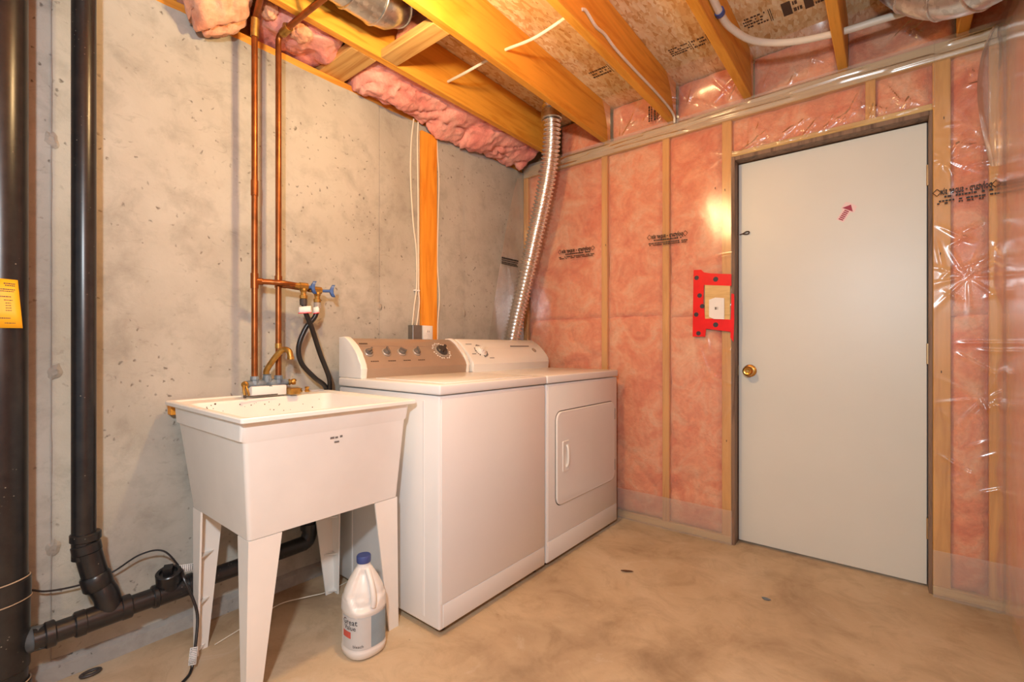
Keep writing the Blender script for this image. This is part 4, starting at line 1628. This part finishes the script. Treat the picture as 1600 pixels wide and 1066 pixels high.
# duct in the bay next to the foundation wall, turning up through the floor
zc, rd = 2.462, 0.100
arc = [Vector((-1.600, 1.10 + 0.115 * math.sin(a), zc + 0.115 * (1 - math.cos(a)))) for a in [math.radians(q) for q in (0, 22, 45, 68, 90)]]
round_duct('round_duct', 'galvanised round duct with an elbow between the joists near the concrete wall',
           [Vector((-1.600, Y0 + 0.2, zc)), Vector((-1.600, 0.98, zc))] + arc, rd, None,
           [((-1.6, 0.985, zc), (0, 1, 0), rd + 0.002), (arc[0], (0, 1, 0.1), rd), (arc[2], (0, 0.7, 0.7), rd)], (-1.6, 1.1, zc - rd))
# batt stuffed behind that elbow
batt(-1.765, -1.425, ZJ + 0.042, ZO - 0.004, 77.0, 'wool_bare', ceiling, yb=1.335, bulge=0.02, nm='insulation_batt', lump=0.02)

# duct in the right corner, just under the joists
th = thing('round_duct', 'dull galvanised duct hanging in the upper right corner under the joists', 'duct', (0.2, 2.33, 2.24))
pth = smooth_path([(0.02, 2.36, 2.56), (0.085, 2.35, 2.46), (0.16, 2.33, 2.385), (0.245, 2.28, 2.345), (0.315, 2.20, 2.345), (0.33, 1.95, 2.36)], 8)
bm = B()
tube(bm, pth, [0.105] * len(pth), 36)
obj('duct_tube', bm, mat_galv('dull_galvanised'), th, angle=60)
for i in (9, 17, 24):
    dd = (pth[i + 1] - pth[i - 1]).normalized()
    bm = B()
    lathe(bm, [(0.103, -0.006), (0.109, -0.003), (0.110, 0.0), (0.109, 0.003), (0.103, 0.006)], pth[i], dd, 36)
    obj('seam_ring', bm, 'galv', th)

# ================================================================== BLACK DRAIN PIPES
t = thing('drain_stack', 'wide black plastic drain stack at the left edge in front of the concrete', 'pipe', (-1.955, 0.113, 0))
bm = B()
tube(bm, [(-1.955, 0.113, 0.0), (-1.955, 0.113, ZO - 0.01)], 0.0555, 36)
obj('stack', bm, 'abs', t)
for (z0, z1, r) in ((0.0, 0.10, 0.0625), (0.34, 0.40, 0.062), (0.14, 0.34, 0.0600)):
    bm = B()
    lathe(bm, [(r - 0.004, z0), (r, z0 + 0.003), (r, z1 - 0.003), (r - 0.004, z1)], (-1.955, 0.113, 0), (0, 0, 1), 36)
    obj('hub', bm, 'abs', t)
for (z, r) in ((0.400, 0.0590), (0.340, 0.0615), (0.100, 0.0600)):
    bm = B()
    tube(bm, [Vector((-1.955 + r * math.cos(a), 0.113 + r * math.sin(a), z + 0.003 * math.sin(a * 2))) for a in [2 * PI * k / 32 for k in range(33)]], 0.0020, 6)
    obj('cement_bead', bm, 'cement', t)
# long level run: from the stack, past the wye and the cleanout, to the sink riser
HX = -1.925


def hp(y):
    return Vector((HX, y, 0.212 + 0.020 * (y - 0.15)))


t = thing('branch_drain', 'thin black drain pipe with a wye, cleanout and level run under the sink', 'pipe', (HX, 0.55, 0.19))
bm = B()
tube(bm, [hp(0.175), hp(0.98)], 0.0300, 28)
obj('level_run', bm, 'abs', t)
bm = B()
tube(bm, [Vector((-1.955, 0.16, 0.200)), Vector((-1.945, 0.175, 0.207)), hp(0.20)], [0.036, 0.035, 0.034], 24)
obj('stack_inlet', bm, 'abs_grey', t)
for (a, b, r) in ((0.198, 0.222, 0.0375), (0.262, 0.290, 0.0375), (0.285, 0.375, 0.0355), (0.372, 0.400, 0.0375), (0.46, 0.565, 0.0350), (0.555, 0.575, 0.0375), (0.455, 0.472, 0.0375)):
    bm = B()
    tube(bm, [hp(a), hp(a + 0.003), hp(b - 0.003), hp(b)], [r - 0.003, r, r, r - 0.003], 28)
    obj('hub', bm, 'abs', t)
PX2, PYV = -1.958, 0.289
# wye leg leaning back up to the vertical vent
w0 = hp(0.345) + Vector((0, 0, 0.0))
bm = B()
tube(bm, smooth_path([w0, w0 + Vector((-0.004, -0.006, 0.055)), Vector((-1.945, 0.318, 0.325)), Vector((-1.955, 0.298, 0.420))], 5), 0.0335, 24)
obj('wye_leg', bm, 'abs', t)
for (a, b, r) in ((0.30, 0.345, 0.0385), (0.415, 0.445, 0.0370), (0.455, 0.480, 0.0385)):
    def wl(z):
        s = (z - 0.300) / (0.42 - 0.300)
        return Vector((-1.941 - 0.014 * s, 0.322 - 0.026 * s, z)) if z < 0.42 else Vector((PX2, PYV + 0.004, z))
    bm = B()
    tube(bm, [wl(a), wl(a) .lerp(wl(b), .1), wl(a).lerp(wl(b), .9), wl(b)], [r - 0.003, r, r, r - 0.003], 28)
    obj('hub', bm, 'abs', t)
bm = B()
tube(bm, [(PX2, PYV, 0.40), (PX2, PYV, ZJ + 0.12)], 0.0300, 28)
obj('vent_riser', bm, 'abs', t)
# cleanout stub with square-headed plug
c0 = hp(0.505)
cd = Vector((0.24, -0.12, 0.95)).normalized()
bm = B()
lathe(bm, [(0.0, 0.0), (0.030, 0.0), (0.030, 0.040), (0.037, 0.044), (0.037, 0.078), (0.034, 0.081), (0.026, 0.081), (0.024, 0.072), (0.0, 0.072)], c0, cd, 28)
co = obj('cleanout', bm, 'abs', t)
bm = B()
e1 = cd.cross(Vector((0, 0, 1))).normalized()
e2 = cd.cross(e1)
q = [c0 + cd * 0.070 + e1 * a * 0.013 + e2 * b * 0.013 for a, b in ((-1, -1), (1, -1), (1, 1), (-1, 1))]
prism(bm, q, cd * 0.030)
obj('plug_head', bm, 'abs', co)
# riser to the sink outlet with its trap bend
bm = B()
tube(bm, smooth_path([hp(0.93), hp(0.975) + Vector((0, 0.008, 0.004)), Vector((HX, 1.000, 0.262)), Vector((HX, 1.002, 0.31)), Vector((HX, 1.002, 0.42))], 6), 0.0305, 24)
obj('sink_riser', bm, 'abs', t)
bm = B()
tube(bm, [(HX, 1.002, 0.285), (HX, 1.002, 0.31)], 0.037, 24)
obj('hub', bm, 'abs', t)
bm = B()
tube(bm, smooth_path([(HX, 1.002, 0.40), (HX + 0.01, 0.995, 0.445), (HX + 0.06, 0.96, 0.462), (icx - 0.06, 0.85, 0.462), (icx, scy, 0.475), (icx, scy, 0.522)], 5), 0.022, 18)
obj('trap_arm', bm, 'abs', t)
# ---- yellow inspection card on the stack
n = 14
R = 0.0575
g0, g1 = [], []
for k in range(n):
    a = -1.62 + 2.12 * k / (n - 1)
    lift = 0.010 * max(0, (k - 9) / 4) ** 2
    c = Vector((-1.955, 0.113, 0))
    dr = Vector((math.cos(a), math.sin(a), 0))
    g0.append(c + dr * (R + lift * 0.4) + Vector((0, 0, 1.252 - 0.004 * k / n)))
    g1.append(c + dr * (R + lift * 1.3) + Vector((0, 0.006 * (k / n) ** 3, 1.112 + 0.002 * k / n)))
bm = B()
loft(bm, [g0, [a.lerp(b, .33) for a, b in zip(g0, g1)], [a.lerp(b, .66) for a, b in zip(g0, g1)], g1], closed=False)
card = tag(obj('inspection_card', bm, 'yellow', solid=0.0008, angle=180), 'bright yellow printed card wrapped round the wide black stack', 'card')
bm = B()
rnd = random.Random(3)


def card_pt(u, v, off=0.0010):
    f = u * (n - 1)
    i = min(int(f), n - 2)
    p_ = g0[i].lerp(g0[i + 1], f - i).lerp(g1[i].lerp(g1[i + 1], f - i), v)
    out = (p_ - Vector((-1.955, 0.113, p_.z))).normalized()
    return p_ + out * off


rows = [(0.07, 0.62, 0.72, .030), (0.09, 0.78, 0.95, .012), (0.13, 0.80, 0.95, .010), (0.21, 0.05, 0.95, .010), (0.25, 0.30, 0.93, .008), (0.36, 0.60, 0.88, .010), (0.43, 0.2, 0.45, .008), (0.43, 0.62, 0.72, .008), (0.43, 0.78, 0.90, .008)]
rows += [(0.49 + 0.05 * q, 0.58, 0.70, .008) for q in range(4)] + [(0.49 + 0.05 * q, 0.80, 0.88, .007) for q in range(4)] + [(0.49 + 0.05 * q, 0.15, 0.45, .007) for q in range(4)]
rows += [(0.80, 0.62, 0.86, .010), (0.86, 0.3, 0.70, .008), (0.90, 0.78, 0.92, .007)]
for (v, u0, u1, hh) in rows:
    u = u0
    while u < u1:
        l = rnd.uniform(0.012, 0.035)
        ub = min(u + l, u1)
        q = [card_pt(u, v - hh), card_pt(ub, v - hh), card_pt(ub, v + hh), card_pt(u, v + hh)]
        vs_ = [bm.verts.new(p_) for p_ in q]
        bm.faces.new(vs_)
        u += l + 0.006
o = obj('card_print', bm, 'ink_brown', card, smooth=False)
o['kind'] = 'stuff'

# ================================================================== CORDS NEAR THE FLOOR
t = thing('extension_lead', 'black cord hanging from the cleanout to the floor with white warning tags', 'cord', (-1.77, 0.52, 0.0))
bm = B()
cp = smooth_path([(-1.945, 0.548, 0.268), (-1.905, 0.535, 0.285), (-1.870, 0.530, 0.270), (-1.845, 0.548, 0.205), (-1.825, 0.556, 0.150), (-1.800, 0.545, 0.085), (-1.780, 0.530, 0.030), (-1.765, 0.520, 0.008), (-1.735, 0.495, 0.006), (-1.690, 0.43, 0.006), (-1.64, 0.30, 0.006)], 6)
tube(bm, cp, 0.0045, 10)
obj('cord', bm, 'rubber', t)


def cord_tag(p0, p1, wdt):
    p0, p1 = Vector(p0), Vector(p1)
    ax = (p1 - p0)
    sd = ax.cross(Vector((1.5, -0.8, 0.5))).normalized() * wdt
    nr = sd.cross(ax).normalized() * 0.006
    bm_ = B()
    loft(bm_, [[p0 + sd * s + nr for s in (-1, 0, 1)], [p0.lerp(p1, .5) + sd * s + nr * 1.2 for s in (-1, 0, 1)], [p1 + sd * s + nr for s in (-1, 0, 1)]], closed=False)
    tg = obj('warning_tag', bm_, 'white', t, solid=0.0008)
    bm_ = B()
    rn_ = random.Random(2)
    for r_ in range(9):
        f = 0.06 + r_ * 0.10
        s = -0.85
        while s < 0.8:
            l = rn_.uniform(0.12, 0.35)
            q = [p0.lerp(p1, f) + sd * s + nr * 1.35, p0.lerp(p1, f) + sd * min(s + l, 0.9) + nr * 1.35, p0.lerp(p1, f + 0.05) + sd * min(s + l, 0.9) + nr * 1.35, p0.lerp(p1, f + 0.05) + sd * s + nr * 1.35]
            bm_.faces.new([bm_.verts.new(v) for v in q])
            s += l + 0.08
    o_ = obj('tag_print', bm_, 'ink_grey', tg, smooth=False)
    o_['kind'] = 'stuff'


cord_tag((-1.790, 0.537, 0.066), (-1.772, 0.526, 0.020), 0.011)
cord_tag((-1.930, 0.520, 0.287), (-1.915, 0.575, 0.282), 0.012)
# thin cable strung along the wall behind the pipes
bm = B()
tube(bm, smooth_path([(-2.02, -0.10, 0.44), (-2.03, 0.15, 0.335), (-2.03, 0.215, 0.303), (-2.03, 0.30, 0.292), (-2.025, 0.37, 0.305), (-2.005, 0.44, 0.345), (-1.975, 0.50, 0.345), (-1.945, 0.548, 0.268)], 8), 0.003, 8)
tag(obj('thin_cable', bm, 'rubber'), 'thin black cable sagging along the concrete behind the drain pipes', 'cable')
bm = B()
tube(bm, smooth_path([(-1.86, 0.62, 0.004), (-1.90, 0.76, 0.006), (-1.93, 0.88, 0.012), (-1.90, 0.98, 0.010), (-1.88, 1.06, 0.006), (-1.90, 1.20, 0.004)], 8), 0.0022, 6)
tag(obj('loose_wire', bm, 'cable'), 'thin pale wire lying on the floor under the sink', 'wire')

# ================================================================== FURRING STRIP, OUTLET, CABLES ON THE CONCRETE
FY0, FY1 = 1.722, 1.838
bm = B()
box(bm, XC + 0.001, XC + 0.020, FY0, FY1, 0.88, 2.285, 0.0015, 1)
tag(obj('furring_strip', bm, 'furring'), 'upright orange pine strip fixed to the concrete behind the washer', 'wood strip')
t = thing('power_outlet', 'white duplex outlet in a metal box at the foot of the pine strip', 'outlet', (XC + 0.03, 1.71, 1.08))
bm = B()
box(bm, XC + 0.001, XC + 0.045, 1.640, 1.705, 1.085, 1.180, 0.002, 1)
obj('metal_box', bm, 'steel', t)
bm = B()
box(bm, XC + 0.021, XC + 0.046, 1.712, 1.782, 1.065, 1.180, 0.003, 2)
pl = obj('cover_plate', bm, 'enamel2', t)
for z in (1.098, 1.147):
    bm = B()
    loft(bm, [yz_rr(XC + 0.045, 1.731, 1.763, z - 0.016, z + 0.016, 0.010, 4), yz_rr(XC + 0.0485, 1.731, 1.763, z - 0.016, z + 0.016, 0.010, 4)])
    fc = obj('socket_face', bm, 'white', pl)
for z in (1.098, 1.147):
    for dy in (-0.006, 0.006):
        bm = B()
        box(bm, XC + 0.0480, XC + 0.0490, 1.747 + dy - 0.001, 1.747 + dy + 0.001, z - 0.005, z + 0.005)
        obj('slot', bm, 'gap', pl)
CX = XC + 0.012
for k, (pts, lab) in enumerate((
        ([(CX, 1.672, 2.33), (CX, 1.655, 2.20), (CX, 1.650, 2.00), (CX, 1.668, 1.75), (CX, 1.690, 1.60), (CX, 1.692, 1.40), (CX + .003, 1.672, 1.28), (CX + .006, 1.655, 1.16)], 'white cable left of the pine strip, the outer and wavier of two'),
        ([(CX, 1.704, 2.33), (CX, 1.698, 2.20), (CX, 1.703, 1.90), (CX, 1.704, 1.60), (CX, 1.706, 1.40), (CX + .003, 1.708, 1.30), (CX + .006, 1.685, 1.16)], 'white cable hugging the left edge of the pine strip'),
        ([(CX, 1.842, 2.33), (CX, 1.846, 2.20), (CX, 1.858, 2.05), (CX, 1.852, 1.80), (CX, 1.846, 1.55), (CX, 1.862, 1.36), (CX, 1.850, 1.20), (CX, 1.846, 1.02)], 'white cable running down the right edge of the pine strip'))):
    bm = B()
    tube(bm, smooth_path(pts, 8), 0.0042, 8)
    tag(obj('electrical_cable', bm, 'cable'), lab, 'cable', 'white cables on the concrete')
bm = B()
box(bm, CX - 0.010, CX + 0.006, 1.676, 1.712, 1.372, 1.380, 0.001, 1)
tag(obj('cable_staple', bm, 'white'), 'small white staple holding the two cables beside the pine strip', 'staple')

# ================================================================== CABLES AND PIPE AMONG THE JOISTS
bm = B()
tube(bm, smooth_path([(-1.765, 1.655, 2.425), (-1.60, 1.630, 2.405), (-1.42, 1.650, 2.430), (-1.37, 1.655, 2.434), (-1.20, 1.640, 2.408), (-1.02, 1.620, 2.410), (-1.0, 1.618, 2.410)], 8), 0.0065, 8)
tag(obj('electrical_cable', bm, 'cable'), 'white cable threaded crosswise through the joists above the dryer', 'cable')
bm = B()
XJ = -0.957
tube(bm, smooth_path([(XJ - 0.004, 1.632, 2.418), (XJ, 1.66, 2.424), (XJ, 1.74, 2.405), (XJ, 1.82, 2.412), (XJ, 1.92, 2.400), (XJ, 2.10, 2.398), (XJ, 2.35, 2.402), (XJ, 2.55, 2.398), (XJ + 0.002, 2.64, 2.378), (XJ + 0.002, 2.655, 2.340)], 8), 0.0065, 8)
tag(obj('electrical_cable', bm, 'cable'), 'white cable stapled lengthwise along a joist face toward the framed wall', 'cable')
t = thing('water_tube', 'white plastic water tube curving between the joists above the door', 'pipe', (-0.3, 2.4, 2.40))
bm = B()
tube(bm, smooth_path([(-0.542, 1.55, 2.46), (-0.541, 1.85, 2.440), (-0.540, 2.02, 2.428), (-0.525, 2.13, 2.420), (-0.465, 2.27, 2.412), (-0.34, 2.375, 2.408), (-0.17, 2.440, 2.412), (-0.04, 2.458, 2.415), (0.055, 2.470, 2.416)], 10), 0.0145, 16)
obj('tube', bm, 'pex', t)
bm = B()
lathe(bm, [(0.0145, -0.010), (0.0195, -0.010), (0.0195, 0.010), (0.0145, 0.010)], (-0.540, 2.015, 2.429), (0.05, 1, -0.08), 18)
obj('pipe_clip', bm, 'capblue', t)

# ================================================================== LOOSE INSULATION ALONG THE FOUNDATION WALL
def wool_roll(label, y0, y1, prof, seed, mat, amp=0.02, group='pink wool stuffed on the foundation wall'):
    """prof(s): list of (x, z) profile points, s along the run"""
    nseg = max(34, int((y1 - y0) / 0.009))
    bm_ = B()
    rings_ = []
    for k in range(nseg + 1):
        s = k / nseg
        y = y0 + (y1 - y0) * s
        end = min(s, 1 - s) * (y1 - y0)
        kk = math.sqrt(max(0.02, 1 - (1 - min(1, end / 0.06)) ** 2))
        pr_ = smooth_path([Vector((a, 0, b)) for a, b in prof(s)], 5)
        cx_ = sum(p_.x for p_ in pr_) / len(pr_)
        cz_ = sum(p_.z for p_ in pr_) / len(pr_)
        ring = []
        for p_ in pr_:
            q_ = Vector((cx_ + (p_.x - cx_) * kk, y, cz_ + (p_.z - cz_) * kk))
            dr = Vector((p_.x - cx_, 0, p_.z - cz_)).normalized()
            fold = abs(noise.noise(Vector((q_.x * 7, y * 3.0 + seed, q_.z * 13 - y * 4.0))))
            d_ = amp * (fbm((q_.x, y, q_.z + seed), 7.0)) - 0.9 * amp * math.exp(-(fold / 0.06) ** 2) + 0.3 * amp * fbm((q_.x + seed, y, q_.z), 26.0)
            ring.append(q_ + dr * d_ * kk + Vector((0, 0.5 * amp * fbm((q_.x + 9, y, q_.z), 8.0), 0)))
        rings_.append(ring)
    loft(bm_, rings_)
    return tag(obj('insulation_wad', bm_, mat, angle=180), label, 'insulation', group)


def prof_run(s):
    h = 0.02 * math.sin(s * 9) + 0.012 * math.sin(s * 23 + 1)
    e = 1 - 0.35 * s
    return [(-2.19, 2.372), (-2.09, 2.355), (XC + 0.014, 2.312 + h * .3), (XC + 0.040, 2.294 + h), (-1.985, 2.306 + h * .6), (-1.92, 2.338 + h * .4), (-1.865, 2.372), (-1.82, 2.392), (-1.815, 2.45), (-1.90, 2.54), (-2.10, 2.56), (-2.20, 2.46)]


wool_roll('long ragged run of pink insulation draped along the wall top above the dryer', 1.275, 2.60, prof_run, 1.0, 'wool_bare', 0.028)


def prof_mid(s):
    h = 0.012 * math.sin(s * 11)
    return [(-2.19, 2.372), (-2.11, 2.368), (-2.04, 2.366 + h), (-1.97, 2.352 + h), (-1.90, 2.358), (-1.84, 2.385), (-1.815, 2.44), (-1.90, 2.53), (-2.10, 2.55), (-2.20, 2.46)]


wool_roll('short pink insulation piece above the copper pipes beside the cross board', 0.835, 1.145, prof_mid, 5.0, 'wool_bare', 0.024)


def prof_left(s):
    k = math.sin(PI * min(1, max(0, s)) ** 0.8)
    return [(-2.19, 2.375), (-2.09, 2.362), (XC + 0.006, 2.345 - 0.03 * k), (XC + 0.045, 2.330 - 0.062 * k), (-1.965, 2.325 - 0.055 * k), (-1.90, 2.325 - 0.01 * k), (-1.855, 2.36), (-1.84, 2.42), (-1.86, 2.49), (-1.95, 2.54), (-2.10, 2.55), (-2.20, 2.46)]


wool_roll('big peach insulation lump sagging over the wall top left of the copper pipes', 0.560, 0.775, prof_left, 9.0, 'wool_tan', 0.040)


def lump(label, c, r, seed):
    bm_ = B()
    bmesh.ops.create_icosphere(bm_, subdivisions=4, radius=1.0)
    for v in bm_.verts:
        d_ = v.co.normalized()
        k = 1 + 0.22 * fbm((d_.x + seed, d_.y, d_.z), 2.2)
        v.co = Vector((c[0] + d_.x * r[0] * k, c[1] + d_.y * r[1] * k, c[2] + d_.z * r[2] * k))
    return tag(obj('insulation_wad', bm_, 'wool_tan', angle=180), label, 'insulation', 'pink wool stuffed on the foundation wall')


lump('small peach insulation tuft wedged between the two copper pipes', (-1.915, 0.832, 2.405), (0.045, 0.032, 0.040), 2.0)
lump('small peach insulation tuft just right of the copper pipes', (-1.895, 0.945, 2.362), (0.050, 0.045, 0.030), 6.0)

# ================================================================== RED TAPED SWITCH BOX
t = thing('switch_box', 'white switch cover framed by red sheathing tape beside the door', 'switch', (-0.76, YF - 0.02, 1.10))


def tape(pts, y=YF - 0.0195, nm='red_tape', wob=0.0):
    bm_ = B()
    prism(bm_, [Vector((x, y, z)) for x, z in pts], (0, 0.0006, 0))
    return obj(nm, bm_, 'red', t, smooth=False)


tp = [tape([(-0.858, 1.118), (-0.790, 1.116), (-0.785, 1.170), (-0.800, 1.300), (-0.795, 1.470), (-0.812, 1.488), (-0.853, 1.490)]),
      tape([(-0.822, 1.405), (-0.655, 1.385), (-0.655, 1.448), (-0.760, 1.462), (-0.825, 1.478)], YF - 0.0205),
      tape([(-0.822, 1.165), (-0.655, 1.140), (-0.655, 1.205), (-0.760, 1.215), (-0.822, 1.215)], YF - 0.0205),
      tape([(-0.660, 1.110), (-0.645, 1.085), (-0.641, 1.20), (-0.641, 1.34), (-0.655, 1.345)], YF - 0.0215)]
for (x, z) in ((-0.836, 1.445), (-0.820, 1.345), (-0.838, 1.240), (-0.826, 1.135), (-0.806, 1.285)):
    bm = B()
    lathe(bm, [(0.0, 0.0), (0.0125, 0.0), (0.0125, 0.0004), (0, 0.0004)], (x, YF - 0.0196, z), (0, -1, 0), 14)
    obj('printed_dot', bm, 'lab_dark', tp[0])
for (x, z, k) in ((-0.735, 1.428, 1), (-0.735, 1.180, 2)):
    bm = B()
    lathe(bm, [(0.0, 0.0), (0.0135, 0.0), (0.0135, 0.0004), (0, 0.0004)], (x, YF - 0.0206, z), (0, -1, 0), 14)
    obj('printed_dot', bm, 'lab_dark', tp[k])
bm = B()
box(bm, -0.792, -0.662, YF - 0.0192, YF - 0.0172, 1.200, 1.412)
obj('backing_board', bm, 'plate', t, smooth=False)
bm = B()
prism(bm, [Vector((x, YF - 0.026, z)) for x, z in ((-0.768, 1.225), (-0.744, 1.212), (-0.690, 1.208), (-0.690, 1.322), (-0.735, 1.328), (-0.768, 1.318))], (0, 0.010, 0))
cv = obj('cover_plate', bm, 'white', t, smooth=False)
bm = B()
box(bm, -0.738, -0.728, YF - 0.0266, YF - 0.026, 1.262, 1.276)
box(bm, -0.724, -0.722, YF - 0.0266, YF - 0.026, 1.262, 1.276)
obj('plate_mark', bm, 'ink_grey', cv, smooth=False)['kind'] = 'stuff'

# ================================================================== BLEACH BOTTLE
BC = Vector((-1.437, 0.945, 0.0))
vd = Vector((1.437, -0.945, 0)).normalized()      # towards the camera
va = math.atan2(vd.y, vd.x)
t = thing('bleach_bottle', 'white plastic bleach jug with a blue cap on the floor by the sink leg', 'bottle', BC)


def bot_r(z, a):
    keys = [(0.0, 0.060), (0.006, 0.070), (0.024, 0.0735), (0.030, 0.0725), (0.034, 0.0710), (0.150, 0.0710), (0.155, 0.0735), (0.190, 0.0720), (0.220, 0.0640), (0.250, 0.0500), (0.280, 0.0325), (0.298, 0.0215), (0.304, 0.0205), (0.312, 0.0205)]
    for (z0, r0), (z1, r1) in zip(keys[:-1], keys[1:]):
        if z0 <= z <= z1:
            r = r0 + (r1 - r0) * (z - z0) / (z1 - z0)
            break
    else:
        r = 0.0205
    # rounded-square lower body, teardrop grip recesses on both faces
    if z < 0.2:
        r *= 1 + 0.035 * math.cos(4 * (a - va + 0.25))
    for s in (0, PI):
        da = (a - va - s - 0.05 + PI) % (2 * PI) - PI
        wdt = 0.95 - 1.1 * abs((z - 0.205) / 0.09) if z < 0.205 else 0.95 - 0.35 * (z - 0.205) / 0.09
        if 0.163 < z < 0.292 and wdt > 0.05:
            q_ = abs(da) / wdt
            edge = min(1, (z - 0.163) / 0.012) * min(1, (0.292 - z) / 0.02)
            r -= 0.013 * edge * max(0, min(1, (1 - q_) * 4))
    return r


bm = B()
zs = [0.0, 0.006, 0.024, 0.030, 0.034, 0.09, 0.150, 0.155, 0.163] + [0.165 + 0.0045 * k for k in range(29)] + [0.298, 0.304, 0.312]
loft(bm, [[BC + Vector((bot_r(z, 2 * PI * k / 64) * math.cos(2 * PI * k / 64), bot_r(z, 2 * PI * k / 64) * math.sin(2 * PI * k / 64), z)) for k in range(64)] for z in zs])
bod = obj('bottle_body', bm, 'hdpe', t, angle=50)
# moulded handle standing over the recess on the right
rt = Vector((0.777, 0.629, 0))
bm = B()
hpth = smooth_path([BC + vd * 0.018 + rt * 0.012 + Vector((0, 0, 0.288)), BC + vd * 0.034 + rt * 0.022 + Vector((0, 0, 0.262)), BC + vd * 0.047 + rt * 0.030 + Vector((0, 0, 0.232)), BC + vd * 0.054 + rt * 0.034 + Vector((0, 0, 0.200)), BC + vd * 0.054 + rt * 0.032 + Vector((0, 0, 0.176))], 6)
tube(bm, hpth, 0.0095, 14)
obj('handle', bm, 'hdpe', bod)
bm = B()
lathe(bm, [(0.0, 0.306), (0.0235, 0.306), (0.0245, 0.309), (0.0245, 0.326), (0.0225, 0.330), (0.0, 0.330)], BC, (0, 0, 1), 30)
cap = obj('cap', bm, 'capblue', t)


def wrap(name, a0, a1, z0, z1, mat, parent, off=0.0010, nn=20):
    bm_ = B()
    loft(bm_, [[BC + Vector(((bot_r(z, va + a) + off) * math.cos(va + a), (bot_r(z, va + a) + off) * math.sin(va + a), z)) for a in [a0 + (a1 - a0) * k / nn for k in range(nn + 1)]] for z in (z0, (z0 + z1) / 2, z1)], closed=False)
    return obj(name, bm_, mat, parent, angle=180)


lb = wrap('label', -1.25, 1.35, 0.038, 0.146, 'lab', bod)
wrap('label_panel', 0.35, 1.34, 0.040, 0.145, 'lab_blue', lb, 0.0015)
wrap('label_band', -1.2, -0.62, 0.076, 0.098, 'lab_red', lb, 0.0015)


def wrap_text(s, size, a_mid, z, mat, off):
    me = text_mesh(s, size, 0.0)
    for v in me.vertices:
        a = va + a_mid + v.co.x / 0.0720
        zz = z + v.co.y
        r = bot_r(zz, a) + off
        v.co = BC + Vector((r * math.cos(a), r * math.sin(a), zz))
    return obj_me('label_lettering', me, mat, lb, smooth=False)


wrap_text('Great', 0.027, -0.72, 0.131, 'lab_dark', 0.0022)
wrap_text('Value', 0.023, -0.70, 0.112, 'lab_dark', 0.0022)
wrap_text('bleach', 0.014, -0.25, 0.052, 'lab_dark', 0.0022)

# ================================================================== SMALL LITTER ON THE FLOOR
bm = B()
tube(bm, smooth_path([(-0.985, 2.030, 0.006), (-0.962, 2.040, 0.007), (-0.935, 2.060, 0.005)], 4), [0.002, 0.003, 0.004, 0.0045, 0.005, 0.0045, 0.004, 0.003, 0.001], 6)
tag(obj('bark_sliver', bm, 'lint'), 'small dark sliver of bark on the floor in front of the dryer', 'litter')
bm = B()
prism(bm, [Vector((-0.403 + 0.016 * math.cos(a) * (1 + 0.2 * math.sin(3 * a)), 2.191 + 0.010 * math.sin(a), 0.002)) for a in [2 * PI * k / 14 for k in range(14)]], (0, 0, 0.002))
tag(obj('grey_fleck', bm, 'verdigris'), 'small grey fleck on the floor in front of the door', 'litter')
bm = B()
rp = [Vector((-2.005 + 0.014 * math.cos(a), 0.312 + 0.024 * math.sin(a), 0.008)) for a in [2 * PI * k / 20 for k in range(20)]]
tube(bm, rp + [rp[0], rp[1]], 0.005, 8, caps=False)
tag(obj('old_gasket', bm, 'dgrey'), 'dusty dark ring lying on the floor beside the stack', 'litter')
